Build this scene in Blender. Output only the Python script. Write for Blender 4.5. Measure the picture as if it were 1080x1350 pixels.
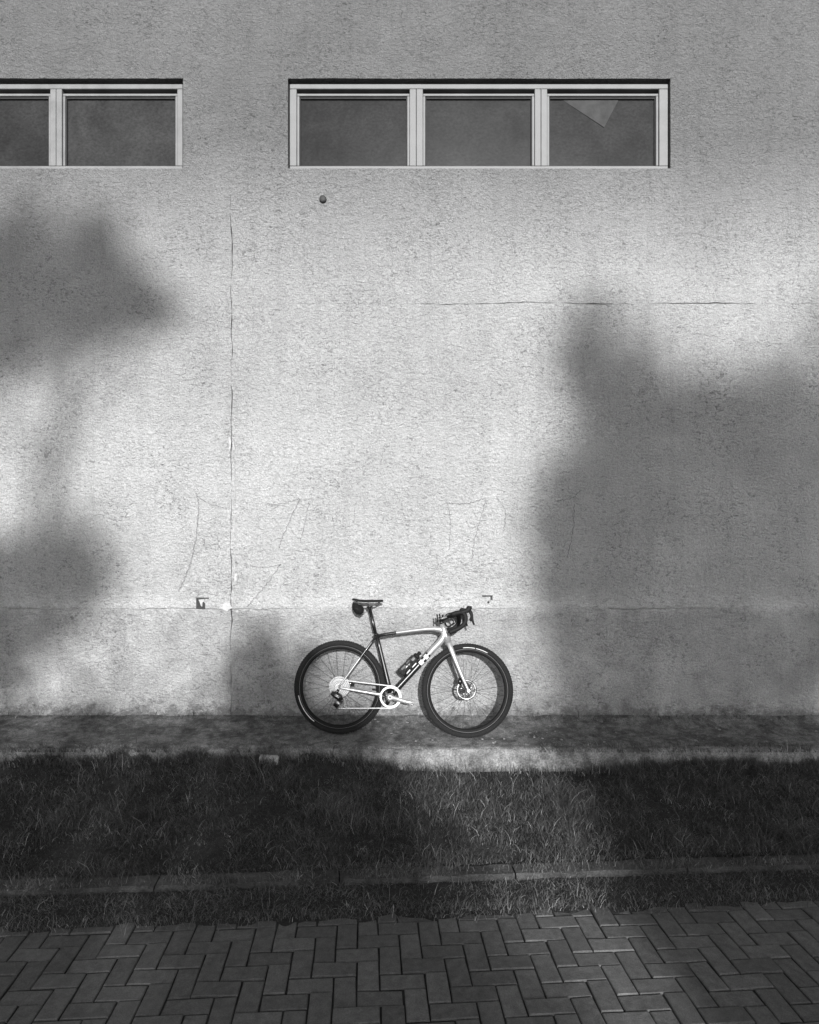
import bpy, bmesh, math, random
import numpy as np
from mathutils import Vector, Matrix, Quaternion, noise

R = math.radians
random.seed(11)
rng = np.random.default_rng(11)
for o in list(bpy.data.objects):
    bpy.data.objects.remove(o)
scene = bpy.context.scene
C = scene.collection

# ------------------------------------------------------------------ camera
CAM = Vector((0.0, -5.75, 1.596))
FPX, CX, CY = 930.0, 540.0, 685.0            # focal length and centre, in photograph pixels
cam_d = bpy.data.cameras.new("camera")
cam = bpy.data.objects.new("camera", cam_d)
C.objects.link(cam)
cam.location = CAM
cam.rotation_euler = (R(90), 0, 0)
cam_d.sensor_fit = 'HORIZONTAL'
cam_d.sensor_width = 36.0
cam_d.lens = 36.0 * FPX / 1080.0
cam_d.shift_y = 10.0 / 1080.0
cam_d.clip_end = 2000
scene.camera = cam

# ------------------------------------------------------------------ sky and sun (black-and-white film: grey light)
SUN_AZ, SUN_EL = 4.5, 15.0                   # degrees to the right of straight behind the camera, above the horizon
S = Vector((math.sin(R(SUN_AZ)) * math.cos(R(SUN_EL)), -math.cos(R(SUN_AZ)) * math.cos(R(SUN_EL)), math.sin(R(SUN_EL))))
world = bpy.data.worlds.new("World")
scene.world = world
world.use_nodes = True
wn = world.node_tree
wn.nodes.clear()
sky = wn.nodes.new('ShaderNodeTexSky')
sky.sky_type = 'NISHITA'
sky.sun_disc = False
sky.sun_elevation = R(SUN_EL)
sky.sun_rotation = R(180 - SUN_AZ)
bw = wn.nodes.new('ShaderNodeRGBToBW')
bg = wn.nodes.new('ShaderNodeBackground')
bg.inputs['Strength'].default_value = 0.135
wo = wn.nodes.new('ShaderNodeOutputWorld')
wn.links.new(sky.outputs[0], bw.inputs[0])
wn.links.new(bw.outputs[0], bg.inputs['Color'])
wn.links.new(bg.outputs[0], wo.inputs['Surface'])

sun_d = bpy.data.lights.new("sun", 'SUN')
sun_d.energy = 4.9
sun_d.angle = R(0.8)
sun_d.color = (1.0, 1.0, 1.0)
sun = bpy.data.objects.new("sun", sun_d)
C.objects.link(sun)
sun.rotation_euler = S.to_track_quat('Z', 'Y').to_euler()
sun.location = S * 40

vs = scene.view_settings
vs.view_transform = 'Standard'
vs.look = 'None'
vs.gamma = 1.0
vs.use_curve_mapping = False
vs.exposure = 0.5

# ------------------------------------------------------------------ helpers: materials
def new_mat(name):
    m = bpy.data.materials.new(name)
    m.use_nodes = True
    nt = m.node_tree
    return m, nt, nt.nodes['Principled BSDF']

class NG:
    """small wrapper for building node graphs"""
    def __init__(self, nt):
        self.nt = nt
    def n(self, typ, **kw):
        nd = self.nt.nodes.new(typ)
        for k, v in kw.items():
            setattr(nd, k, v)
        return nd
    def link(self, a, b):
        self.nt.links.new(a, b)
    def setv(self, sock, v):
        if hasattr(v, 'is_output') or hasattr(v, 'links'):
            self.nt.links.new(v, sock)
        else:
            sock.default_value = v
    def math(self, op, a, b=0.0, clamp=False):
        nd = self.n('ShaderNodeMath', operation=op, use_clamp=clamp)
        self.setv(nd.inputs[0], a); self.setv(nd.inputs[1], b)
        return nd.outputs[0]
    def noise(self, vec, scale, detail=3.0, rough=0.55, dist=0.0):
        nd = self.n('ShaderNodeTexNoise')
        if vec is not None:
            self.link(vec, nd.inputs['Vector'])
        nd.inputs['Scale'].default_value = scale
        nd.inputs['Detail'].default_value = detail
        nd.inputs['Roughness'].default_value = rough
        nd.inputs['Distortion'].default_value = dist
        return nd.outputs['Fac']
    def mapr(self, v, a, b, c, d, smooth=False):
        nd = self.n('ShaderNodeMapRange')
        nd.interpolation_type = 'SMOOTHSTEP' if smooth else 'LINEAR'
        self.setv(nd.inputs[0], v)
        for i, x in enumerate((a, b, c, d)):
            self.setv(nd.inputs[i + 1], x)
        return nd.outputs[0]
    def coords(self):
        return self.n('ShaderNodeTexCoord').outputs['Object']
    def mapping(self, vec, scale):
        nd = self.n('ShaderNodeMapping')
        self.link(vec, nd.inputs['Vector'])
        nd.inputs['Scale'].default_value = scale
        return nd.outputs['Vector']
    def sep(self, vec):
        nd = self.n('ShaderNodeSeparateXYZ')
        self.link(vec, nd.inputs[0])
        return nd.outputs
    def grey(self, v):
        nd = self.n('ShaderNodeCombineColor')
        for i in range(3):
            self.link(v, nd.inputs[i])
        return nd.outputs[0]
    def bump(self, h, strength, dist, normal=None):
        nd = self.n('ShaderNodeBump')
        nd.inputs['Strength'].default_value = strength
        nd.inputs['Distance'].default_value = dist
        self.link(h, nd.inputs['Height'])
        if normal is not None:
            self.link(normal, nd.inputs['Normal'])
        return nd.outputs['Normal']

def simple(name, v, rough=0.5, metal=0.0, coat=0.0, var=0.15, scale=30.0, bump=0.0, spec=0.5):
    """a grey material with a little mottling and optional fine relief"""
    m, nt, p = new_mat(name)
    g = NG(nt)
    co = g.coords()
    n = g.noise(co, scale, 4, 0.6)
    f = g.mapr(n, 0.3, 0.7, v * (1 - var), v * (1 + var))
    g.link(g.grey(f), p.inputs['Base Color'])
    p.inputs['Metallic'].default_value = metal
    p.inputs['Coat Weight'].default_value = coat
    p.inputs['Specular IOR Level'].default_value = spec
    rr = g.mapr(n, 0.3, 0.7, max(0.02, rough - 0.08), min(1.0, rough + 0.08))
    g.link(rr, p.inputs['Roughness'])
    if bump > 0:
        g.link(g.bump(g.noise(co, scale * 3, 3), bump, 0.004), p.inputs['Normal'])
    return m

def mat_wall():
    m, nt, p = new_mat('roughcast')
    g = NG(nt)
    co = g.coords()
    x, y, z = g.sep(co)
    sq = g.mapping(co, (0.85, 1.0, 1.15))
    n1 = g.noise(sq, 33, 6, 0.68, 1.1)
    n2 = g.noise(co, 120, 3, 0.65, 0.3)
    big = g.noise(co, 0.75, 4, 0.55)
    mid = g.noise(co, 4.0, 4, 0.6)
    vor = g.n('ShaderNodeTexVoronoi')
    g.link(sq, vor.inputs['Vector'])
    vor.inputs['Scale'].default_value = 55
    vd = vor.outputs['Distance']
    h = g.math('ADD', g.math('MULTIPLY', n1, 0.75), g.math('MULTIPLY', n2, 0.35))
    h = g.math('SUBTRACT', h, g.math('MULTIPLY', vd, 0.25))
    # colour: pale cement render, blotches, grime sitting in the pits
    v = g.mapr(big, 0.25, 0.75, 0.41, 0.53)
    v = g.math('MULTIPLY', v, g.mapr(mid, 0.25, 0.75, 0.91, 1.07))
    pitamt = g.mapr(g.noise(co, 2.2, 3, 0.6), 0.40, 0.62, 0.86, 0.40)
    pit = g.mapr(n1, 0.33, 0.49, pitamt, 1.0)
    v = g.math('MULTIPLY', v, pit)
    v = g.math('MULTIPLY', v, g.mapr(n2, 0.3, 0.7, 0.70, 1.24))
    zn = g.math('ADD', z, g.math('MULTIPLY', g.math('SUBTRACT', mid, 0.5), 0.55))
    # tone darkens gradually up into the window band
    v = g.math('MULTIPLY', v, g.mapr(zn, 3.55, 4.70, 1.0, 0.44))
    zl = g.math('ADD', z, g.math('MULTIPLY', g.math('SUBTRACT', mid, 0.5), 0.25))
    # paler repaint between the dado joint and about 2.4 m; vignette dimming painted in above
    v = g.math('MULTIPLY', v, g.mapr(zl, 2.25, 2.65, 1.06, 0.90))
    # weathered dado below the lower joint, grime splashes at its foot
    dado = g.mapr(mid, 0.3, 0.7, 0.72, 0.93)
    isd = g.mapr(g.math('ADD', z, g.math('MULTIPLY', g.math('SUBTRACT', g.noise(co, 9.0, 4, 0.6), 0.5), 0.16)), 0.84, 0.90, 1.0, 0.0)
    v = g.math('MULTIPLY', v, g.math('ADD', 1.0, g.math('MULTIPLY', isd, g.math('SUBTRACT', dado, 1.0))))
    zs = g.math('ADD', z, g.math('MULTIPLY', g.math('SUBTRACT', g.noise(co, 11.0, 8, 0.72), 0.5), 0.62))
    v = g.math('MULTIPLY', v, g.mapr(zs, 0.0, 0.10, 0.55, 1.0))
    # pale lime bloom just above the dado joint
    bl = g.math('MULTIPLY', g.mapr(zs, 0.80, 0.86, 0.0, 1.0), g.mapr(zs, 0.90, 1.04, 1.0, 0.0))
    v = g.math('MULTIPLY', v, g.math('ADD', 1.0, g.math('MULTIPLY', bl, 0.16)))
    # rain streaks
    st = g.noise(g.mapping(co, (9.0, 1.0, 0.5)), 1.0, 4, 0.6)
    v = g.math('MULTIPLY', v, g.mapr(st, 0.3, 0.50, 0.92, 1.0))
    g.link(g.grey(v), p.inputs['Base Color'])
    p.inputs['Roughness'].default_value = 0.93
    p.inputs['Specular IOR Level'].default_value = 0.15
    g.link(g.bump(h, 1.0, 0.045), p.inputs['Normal'])
    return m

def mat_concrete(name, v, scale=14.0, bump=0.5, speck=0.3, moss=0.0, grit=(0.75, 1.2), mscale=2.3):
    m, nt, p = new_mat(name)
    g = NG(nt)
    co = g.coords()
    n1 = g.noise(co, scale, 5, 0.65, 0.3)
    n2 = g.noise(co, scale * 7, 3, 0.6)
    n3 = g.noise(co, mscale, 6, 0.68, 0.4)
    f = g.mapr(n1, 0.25, 0.75, v * (1 - speck), v * (1 + speck))
    f = g.math('MULTIPLY', f, g.mapr(n2, 0.3, 0.7, *grit))
    if moss:
        f = g.math('MULTIPLY', f, g.mapr(n3, 0.42, 0.58, 1.0 - moss, 1.0))
    g.link(g.grey(f), p.inputs['Base Color'])
    p.inputs['Roughness'].default_value = 0.95
    p.inputs['Specular IOR Level'].default_value = 0.2
    h = g.math('ADD', n1, g.math('MULTIPLY', n2, 0.5))
    g.link(g.bump(h, bump, 0.02), p.inputs['Normal'])
    return m

def mat_brick():
    m, nt, p = new_mat('paver')
    g = NG(nt)
    co = g.coords()
    oi = g.n('ShaderNodeObjectInfo')
    rnd = oi.outputs['Random']
    vec = g.n('ShaderNodeVectorMath', operation='ADD')
    g.link(co, vec.inputs[0])
    cc = g.n('ShaderNodeCombineXYZ')
    for i in range(3):
        g.link(g.math('MULTIPLY', rnd, 7.0 + 9 * i), cc.inputs[i])
    g.link(cc.outputs[0], vec.inputs[1])
    n1 = g.noise(vec.outputs[0], 25, 5, 0.65)
    n2 = g.noise(vec.outputs[0], 180, 3, 0.6)
    f = g.mapr(rnd, 0, 1, 0.080, 0.115)
    f = g.math('MULTIPLY', f, g.mapr(n1, 0.3, 0.7, 0.75, 1.25))
    f = g.math('MULTIPLY', f, g.mapr(n2, 0.3, 0.7, 0.75, 1.25))
    g.link(g.grey(f), p.inputs['Base Color'])
    p.inputs['Roughness'].default_value = 0.9
    p.inputs['Specular IOR Level'].default_value = 0.25
    g.link(g.bump(g.math('ADD', n1, n2), 0.5, 0.006), p.inputs['Normal'])
    return m

def mat_blade(name, lo, hi, dry):
    m, nt, p = new_mat(name)
    g = NG(nt)
    geo = g.n('ShaderNodeNewGeometry')
    r = geo.outputs['Random Per Island']
    f = g.mapr(r, 0.0, 0.8, lo, hi)
    f = g.math('MAXIMUM', f, g.mapr(r, 0.86, 1.0, 0.0, dry))
    pn = g.noise(g.coords(), 3.0, 3, 0.6)
    f = g.math('MULTIPLY', f, g.mapr(pn, 0.3, 0.7, 0.65, 1.3))
    g.link(g.grey(f), p.inputs['Base Color'])
    p.inputs['Roughness'].default_value = 0.6
    p.inputs['Specular IOR Level'].default_value = 0.3
    return m

def mat_tyre():
    m, nt, p = new_mat('tyre_rubber')
    g = NG(nt)
    co = g.coords()
    n = g.noise(co, 160, 3, 0.6)
    f = g.mapr(n, 0.3, 0.7, 0.006, 0.020)
    p.inputs['Specular IOR Level'].default_value = 0.2
    g.link(g.grey(f), p.inputs['Base Color'])
    p.inputs['Roughness'].default_value = 0.85
    g.link(g.bump(n, 0.8, 0.006), p.inputs['Normal'])
    return m

def mat_pane():
    m, nt, p = new_mat('dusty_glass')
    g = NG(nt)
    co = g.coords()
    oi = g.n('ShaderNodeObjectInfo')
    n = g.noise(co, 3.0, 4, 0.6, 0.6)
    n2 = g.noise(g.mapping(co, (40, 40, 55)), 1.0, 3, 0.7)
    f = g.mapr(n, 0.25, 0.75, 0.014, 0.032)
    f = g.math('MULTIPLY', f, g.mapr(n2, 0.3, 0.7, 0.72, 1.28))
    f = g.math('MULTIPLY', f, g.mapr(oi.outputs['Random'], 0, 1, 0.65, 1.35))
    g.link(g.grey(f), p.inputs['Base Color'])
    p.inputs['Roughness'].default_value = 0.16
    p.inputs['Specular IOR Level'].default_value = 0.2
    g.link(g.bump(n2, 0.05, 0.005), p.inputs['Normal'])
    return m

M = {}
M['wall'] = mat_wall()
M['backing'] = simple('dark_mortar', 0.03, 0.95)
M['window_paint'] = simple('window_paint', 0.14, 0.6, var=0.22, scale=7, bump=0.1)
M['gasket'] = simple('window_gasket', 0.012, 0.8)
M['pane'] = mat_pane()
M['triangle'] = simple('pale_triangle', 0.050, 0.7, var=0.25, scale=12, spec=0.05)
M['plaster'] = simple('plaster_filler', 0.36, 0.9, var=0.2, scale=60, bump=0.4)
M['mark'] = simple('scratch_mark', 0.20, 0.95, var=0.5, scale=60)
M['apron'] = mat_concrete('apron_concrete', 0.17, 22, 1.0, 0.55, 0.5, (0.4, 1.6), 6.0)
M['step'] = mat_concrete('step_concrete', 0.22, 14, 1.0, 0.45, 0.5, (0.55, 1.4), 5.0)
M['kerb'] = mat_concrete('kerb_concrete', 0.085, 20, 0.9, 0.45, 0.5)
M['soil'] = mat_concrete('soil', 0.035, 30, 1.0, 0.5, 0.3)
M['sand'] = mat_concrete('joint_sand', 0.030, 60, 0.8, 0.5, 0.6, (0.5, 1.5), 4.0)
M['ground'] = mat_concrete('distant_ground', 0.07, 4, 0.5, 0.4, 0.3)
M['brick'] = mat_brick()
M['grass'] = mat_blade('grass_blade', 0.026, 0.090, 0.32)
M['drygrass'] = mat_blade('dry_grass_blade', 0.042, 0.13, 0.34)
M['gravel'] = simple('pebble', 0.17, 0.9, var=0.7, scale=25)
M['leaf'] = simple('leaf', 0.06, 0.6, var=0.4, scale=2)
M['bark'] = simple('bark', 0.08, 0.95, var=0.4, scale=12, bump=0.6)
M['metal_dark'] = simple('rusty_metal', 0.03, 0.7, var=0.4, scale=50)
M['render_plain'] = simple('plain_render', 0.38, 0.9, var=0.15, scale=6)
# bicycle
M['tyre'] = mat_tyre()
M['carbon'] = simple('black_carbon', 0.008, 0.28, coat=0.4, var=0.2)
M['rim'] = simple('rim_carbon', 0.008, 0.7, var=0.3, spec=0.15)
M['silver'] = simple('silver_paint', 0.33, 0.34, metal=0.45, coat=0.5, var=0.04)
M['chrome'] = simple('bright_metal', 0.34, 0.42, metal=0.5, var=0.12, scale=120)
M['chain'] = simple('bright_chain', 0.55, 0.45, metal=0.2, var=0.1, scale=200)
M['steel'] = simple('steel', 0.30, 0.35, metal=0.8, var=0.15)
M['gear_dark'] = simple('dark_gear_steel', 0.13, 0.45, metal=0.4, var=0.2, scale=150)
M['spoke'] = simple('black_spoke', 0.02, 0.4)
M['rubber'] = simple('black_tape', 0.007, 0.7, var=0.3, scale=80, bump=0.3, spec=0.25)
M['reflect'] = simple('reflective_strip', 0.7, 0.5, var=0.03)
M['white'] = simple('white_decal', 0.62, 0.4, var=0.04)
M['bottle'] = simple('smoke_bottle', 0.025, 0.25, var=0.6, scale=35)
M['bottle_print'] = simple('bottle_print', 0.10, 0.5, var=0.2)
M['crank'] = simple('crank_alloy', 0.3, 0.35, metal=0.5, var=0.1)
M['bag'] = simple('bag_fabric', 0.007, 0.9, var=0.4, scale=120, bump=0.5, spec=0.2)

# ------------------------------------------------------------------ helpers: objects and shapes
def link(name, me, mats, parent=None):
    o = bpy.data.objects.new(name, me)
    C.objects.link(o)
    if not isinstance(mats, (list, tuple)):
        mats = [mats]
    if not me.materials:
        for mm in mats:
            me.materials.append(M[mm])
    if parent is not None:
        o.parent = parent
    return o

def from_bm(name, bm, mats, parent=None, smooth=False):
    me = bpy.data.meshes.new(name)
    bmesh.ops.recalc_face_normals(bm, faces=bm.faces)
    if smooth:
        for f in bm.faces:
            f.smooth = True
    bm.to_mesh(me)
    bm.free()
    return link(name, me, mats, parent)

def from_py(name, vv, ff, mats, parent=None, smooth=False):
    me = bpy.data.meshes.new(name)
    me.from_pydata([tuple(v) for v in vv], [], [tuple(f) for f in ff])
    if smooth:
        me.polygons.foreach_set('use_smooth', [True] * len(me.polygons))
    me.update()
    return link(name, me, mats, parent)

def empty(name, loc=(0, 0, 0), label=None, cat=None, group=None):
    o = bpy.data.objects.new(name, None)
    o.empty_display_size = 0.1
    C.objects.link(o)
    o.location = loc
    tag(o, label, cat, group)
    return o

def tag(o, label=None, cat=None, group=None, kind=None):
    if label: o['label'] = label
    if cat: o['category'] = cat
    if group: o['group'] = group
    if kind: o['kind'] = kind
    return o

def box(bm, lo, hi, bevel=0.0, mi=0):
    vs_ = [bm.verts.new((x, y, z)) for x in (lo[0], hi[0]) for y in (lo[1], hi[1]) for z in (lo[2], hi[2])]
    idx = [(0, 1, 3, 2), (4, 6, 7, 5), (0, 4, 5, 1), (2, 3, 7, 6), (0, 2, 6, 4), (1, 5, 7, 3)]
    fs = [bm.faces.new([vs_[i] for i in f]) for f in idx]
    for f in fs: f.material_index = mi
    if bevel > 0:
        es = list({e for f in fs for e in f.edges})
        bmesh.ops.bevel(bm, geom=es, offset=bevel, segments=1, affect='EDGES', profile=0.5)

def sweep(bm, pts, radii, n=12, flat=None, mi=0, caps=True, mat_fn=None):
    """tube through pts; radii = float or (in-plane, across) per point; `flat` = axis taken as 'across'"""
    pts = [Vector(p) for p in pts]
    across = Vector(flat) if flat is not None else None
    rings = []
    prev = None
    for i, p in enumerate(pts):
        t = (pts[min(i + 1, len(pts) - 1)] - pts[max(i - 1, 0)]).normalized()
        if across is not None:
            b = (across - t * across.dot(t)).normalized()
        else:
            if prev is None:
                ref = Vector((0, 0, 1)) if abs(t.z) < 0.9 else Vector((1, 0, 0))
                b = t.cross(ref).normalized()
            else:
                b = (prev - t * prev.dot(t)).normalized()
            prev = b
        a = b.cross(t).normalized()
        r = radii[i] if isinstance(radii, list) else radii
        ra, rb = r if isinstance(r, (list, tuple)) else (r, r)
        rings.append([bm.verts.new(p + a * math.cos(k * 2 * math.pi / n) * ra + b * math.sin(k * 2 * math.pi / n) * rb) for k in range(n)])
    for i in range(len(rings) - 1):
        for k in range(n):
            f = bm.faces.new((rings[i][k], rings[i][(k + 1) % n], rings[i + 1][(k + 1) % n], rings[i + 1][k]))
            f.smooth = True
            f.material_index = mat_fn(i) if mat_fn else mi
    if caps:
        for rg, m_ in ((rings[0], 0), (rings[-1], len(rings) - 2)):
            f = bm.faces.new(rg)
            f.material_index = mat_fn(m_) if mat_fn else mi

def smooth_pts(ctrl, per=6, vals=None):
    """Catmull-Rom through control points (and matching values)"""
    P_ = [Vector(c) for c in ctrl]
    out, ov = [], []
    for i in range(len(P_) - 1):
        p0, p1, p2, p3 = P_[max(i - 1, 0)], P_[i], P_[i + 1], P_[min(i + 2, len(P_) - 1)]
        for k in range(per):
            t = k / per
            out.append(0.5 * ((2 * p1) + (p2 - p0) * t + (2 * p0 - 5 * p1 + 4 * p2 - p3) * t * t + (3 * p1 - p0 - 3 * p2 + p3) * t ** 3))
            if vals:
                a, b = vals[i], vals[i + 1]
                if isinstance(a, tuple):
                    ov.append(tuple(a[j] + (b[j] - a[j]) * t for j in range(len(a))))
                else:
                    ov.append(a + (b - a) * t)
    out.append(P_[-1])
    if vals: ov.append(vals[-1])
    return (out, ov) if vals else out

def lathe_y(bm, c, prof, n=48, a0=0.0, a1=2 * math.pi, mi=0, closed_prof=True):
    """revolve profile [(radius, y)] about the local y axis through c"""
    full = abs(a1 - a0 - 2 * math.pi) < 1e-6
    cnt = n if full else n + 1
    rings = []
    for k in range(cnt):
        a = a0 + (a1 - a0) * k / n
        rings.append([bm.verts.new((c[0] + r * math.cos(a), c[1] + y, c[2] + r * math.sin(a))) for r, y in prof])
    m = len(prof)
    for k in range(n):
        A, B = rings[k], rings[(k + 1) % cnt]
        for j in range(m if closed_prof else m - 1):
            f = bm.faces.new((A[j], A[(j + 1) % m], B[(j + 1) % m], B[j]))
            f.smooth = True
            f.material_index = mi
    if not full and closed_prof:
        bm.faces.new(rings[0]); bm.faces.new(rings[-1])

def disc_y(bm, c, r, y0, y1, n=24, mi=0):
    A = [bm.verts.new((c[0] + r * math.cos(2 * math.pi * k / n), y0, c[2] + r * math.sin(2 * math.pi * k / n))) for k in range(n)]
    B = [bm.verts.new((v.co.x, y1, v.co.z)) for v in A]
    bm.faces.new(A).material_index = mi
    bm.faces.new(list(reversed(B))).material_index = mi
    for k in range(n):
        f = bm.faces.new((A[k], A[(k + 1) % n], B[(k + 1) % n], B[k]))
        f.material_index = mi

def wpx(px, py, d=5.75):
    """photograph pixel -> (X, Z) on the vertical plane at distance d from the camera"""
    return ((px - CX) / FPX * d, CAM.z - (py - CY) / FPX * d)

def fn(x, y, z=0.0, sc=1.0):
    return noise.noise(Vector((x * sc, y * sc, z * sc)))

# ------------------------------------------------------------------ setting: ground
PAV_Z = -0.42
ROT = R(3.7)                                   # the path runs at a slight angle to the building
ca, sa = math.cos(ROT), math.sin(ROT)
PO = Vector((-0.246, -5.75 + 3.32, PAV_Z))     # a herringbone grid corner
def path_xy(u, v):
    return PO.x + u * ca - v * sa, PO.y + u * sa + v * ca

o = from_py('ground', [(-400, -400, -0.50), (400, -400, -0.50), (400, 30, -0.50), (-400, 30, -0.50)], [(0, 1, 2, 3)], 'ground')
tag(o, kind='structure')

# lawn soil: sloping sheet between the step and the kerb
def lawn_z(x, y):
    # y from -0.57 (step) to about -1.75 (kerb)
    t = min(1.0, max(0.0, (-0.55 - y) / 1.25))
    bank = max(0.0, min(1.0, (-0.05 - x) / 0.5)) * 0.115 + max(0.0, min(1.0, (x - 1.25) / 0.7)) * 0.07
    bank *= max(0.0, 1 - t / 0.45) ** 1.5 * (0.85 + 0.5 * fn(x, y, 6.0, 3.5) + 0.45 * fn(x, y, 16.0, 11.0))
    return -0.245 - 0.15 * t + bank + 0.018 * fn(x, y, 3.0, 2.3) + 0.01 * fn(x, y, 9.0, 7.0)
def path_edge_y(x, v):
    # world y of the line path-v = const at world x
    return PO.y + (x - PO.x) * sa / ca + v / ca
KERB_V0, KERB_V1 = 0.53, 0.665                 # kerb strip in path coordinates (front, back)
vv, ff = [], []
nx, ny = 320, 40
for i in range(nx + 1):
    x = -6 + 12 * i / nx
    y1 = path_edge_y(x, KERB_V1 - 0.02)
    for j in range(ny + 1):
        y = -0.50 + (y1 + 0.50) * j / ny
        vv.append((x, y, lawn_z(x, y)))
for i in range(nx):
    for j in range(ny):
        a = i * (ny + 1) + j
        ff.append((a, a + 1, a + ny + 2, a + ny + 1))
o = from_py('lawn_soil', vv, ff, 'soil', smooth=True)
tag(o, kind='structure')

# verge between kerb and pavers, overgrown: strip of soil just under the paver tops
vv, ff = [], []
for i in range(nx + 1):
    x = -6 + 12 * i / nx
    for j in range(7):
        v = 0.17 + (KERB_V0 + 0.02 - 0.17) * j / 6
        y = path_edge_y(x, v)
        ragged = 0.05 * fn(x, v, 1.0, 4.0)
        vv.append((x, y, PAV_Z - 0.012 + 0.035 * max(0.0, min(1.0, (v - 0.2 + ragged) / 0.15)) + 0.01 * fn(x, y, 2, 9)))
for i in range(nx):
    for j in range(6):
        a = i * 7 + j
        ff.append((a, a + 7, a + 8, a + 1))
tag(from_py('verge_soil', vv, ff, 'soil', smooth=True), kind='structure')

# pavement: bedding sheet plus individual pavers in 90-degree herringbone
p0, p1, p2, p3 = path_xy(-9, -6), path_xy(9, -6), path_xy(9, 0.30), path_xy(-9, 0.30)
pav = from_py('pavement', [(p0[0], p0[1], PAV_Z - 0.009), (p1[0], p1[1], PAV_Z - 0.009), (p2[0], p2[1], PAV_Z - 0.009), (p3[0], p3[1], PAV_Z - 0.009)], [(0, 1, 2, 3)], 'sand')
tag(pav, kind='structure')
BW = 0.1
def paver_mesh(seed):
    r_ = random.Random(seed)
    bm = bmesh.new()
    L, W, H = 0.2 - 0.0075, 0.1 - 0.0075, 0.06
    vs_ = [(sx * L / 2 + r_.uniform(-.0012, .0012), sy * W / 2 + r_.uniform(-.0012, .0012), z) for z in (-H, 0) for sx, sy in ((-1, -1), (1, -1), (1, 1), (-1, 1))]
    b = [bm.verts.new(v) for v in vs_]
    for f in ((0, 3, 2, 1), (4, 5, 6, 7), (0, 1, 5, 4), (1, 2, 6, 5), (2, 3, 7, 6), (3, 0, 4, 7)):
        bm.faces.new([b[i] for i in f])
    top = [e for e in bm.edges if all(v.co.z > -0.001 for v in e.verts)]
    bmesh.ops.bevel(bm, geom=top, offset=0.004, segments=1, affect='EDGES')
    me = bpy.data.meshes.new('brick')
    bmesh.ops.recalc_face_normals(bm, faces=bm.faces)
    bm.to_mesh(me); bm.free()
    me.materials.append(M['brick'])
    return me
pmesh = [paver_mesh(s) for s in range(5)]
spots = []
for cx_ in range(-60, 61):
    for cy_ in range(-16, 5):
        k = (cx_ - cy_) % 4
        if k == 0:
            u, v, ang = (cx_ + 1) * BW, (cy_ + 0.5) * BW, 0.0
        elif k == 3:
            u, v, ang = (cx_ + 0.5) * BW, (cy_ + 1) * BW, math.pi / 2
        else:
            continue
        X, Y = path_xy(u, v)
        d = Y - CAM.y
        if d < 1.2: continue
        spots.append((X, Y, ang, d))
inframe = []
rest = []
for sp in spots:
    X, Y, ang, d = sp
    px = CX + FPX * X / d
    py = CY + FPX * (CAM.z - PAV_Z) / d
    if -45 < px < 1125 and py < 1400 and len(inframe) < 300:
        inframe.append(sp)
    elif abs(X) < 5.5:
        rest.append(sp)
for (X, Y, ang, d) in inframe:
    b = bpy.data.objects.new('brick', random.choice(pmesh))
    C.objects.link(b)
    b.parent = pav
    b.location = (X, Y, PAV_Z + random.uniform(-0.005, 0.003))
    b.rotation_euler = (random.gauss(0, 0.009), random.gauss(0, 0.009), ROT + ang + random.gauss(0, 0.014))
bm = bmesh.new()
for (X, Y, ang, d) in rest:
    mt = Matrix.Translation((X, Y, PAV_Z + random.uniform(-0.003, 0.003))) @ Matrix.Rotation(ROT + ang, 4, 'Z')
    tmp = bmesh.new()
    tmp.from_mesh(random.choice(pmesh))
    tmp.transform(mt)
    me_ = bpy.data.meshes.new('t')
    tmp.to_mesh(me_); tmp.free()
    bm.from_mesh(me_)
    bpy.data.meshes.remove(me_)
ob = from_bm('brick_field', bm, 'brick', pav)
tag(ob, kind='stuff')

# kerb: separate edging stones
kerb = empty('kerb', (0, 0, 0))
tag(kerb, kind='structure')
u = -5.0
while u < 5.2:
    L = 0.98 + random.uniform(-0.01, 0.01)
    bm = bmesh.new()
    nseg = 40
    prof = [(KERB_V0, -0.2), (KERB_V0 - 0.002, 0.0), (KERB_V0 + 0.012, 0.014), (KERB_V1 - 0.015, 0.016), (KERB_V1, 0.002), (KERB_V1, -0.2)]
    rings = []
    for i in range(nseg + 1):
        uu = u + 0.004 + (L - 0.008) * i / nseg
        ring = []
        for (v, z) in prof:
            wob = 0.008 * fn(uu, v * 8, 4.0, 9.0) + 0.004 * fn(uu, v * 30, 4.0, 30.0)
            X, Y = path_xy(uu, v + wob)
            ring.append(bm.verts.new((X, Y, PAV_Z + 0.035 + z + 0.006 * fn(uu, v * 5, 7.7, 8.0) + 0.004 * fn(uu, v * 20, 3.7, 28.0))))
        rings.append(ring)
    for i in range(nseg):
        for j in range(len(prof) - 1):
            bm.faces.new((rings[i][j], rings[i + 1][j], rings[i + 1][j + 1], rings[i][j + 1]))
    bm.faces.new(rings[0]); bm.faces.new(rings[-1])
    from_bm('edging_stone', bm, 'kerb', kerb)
    u += L

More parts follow.
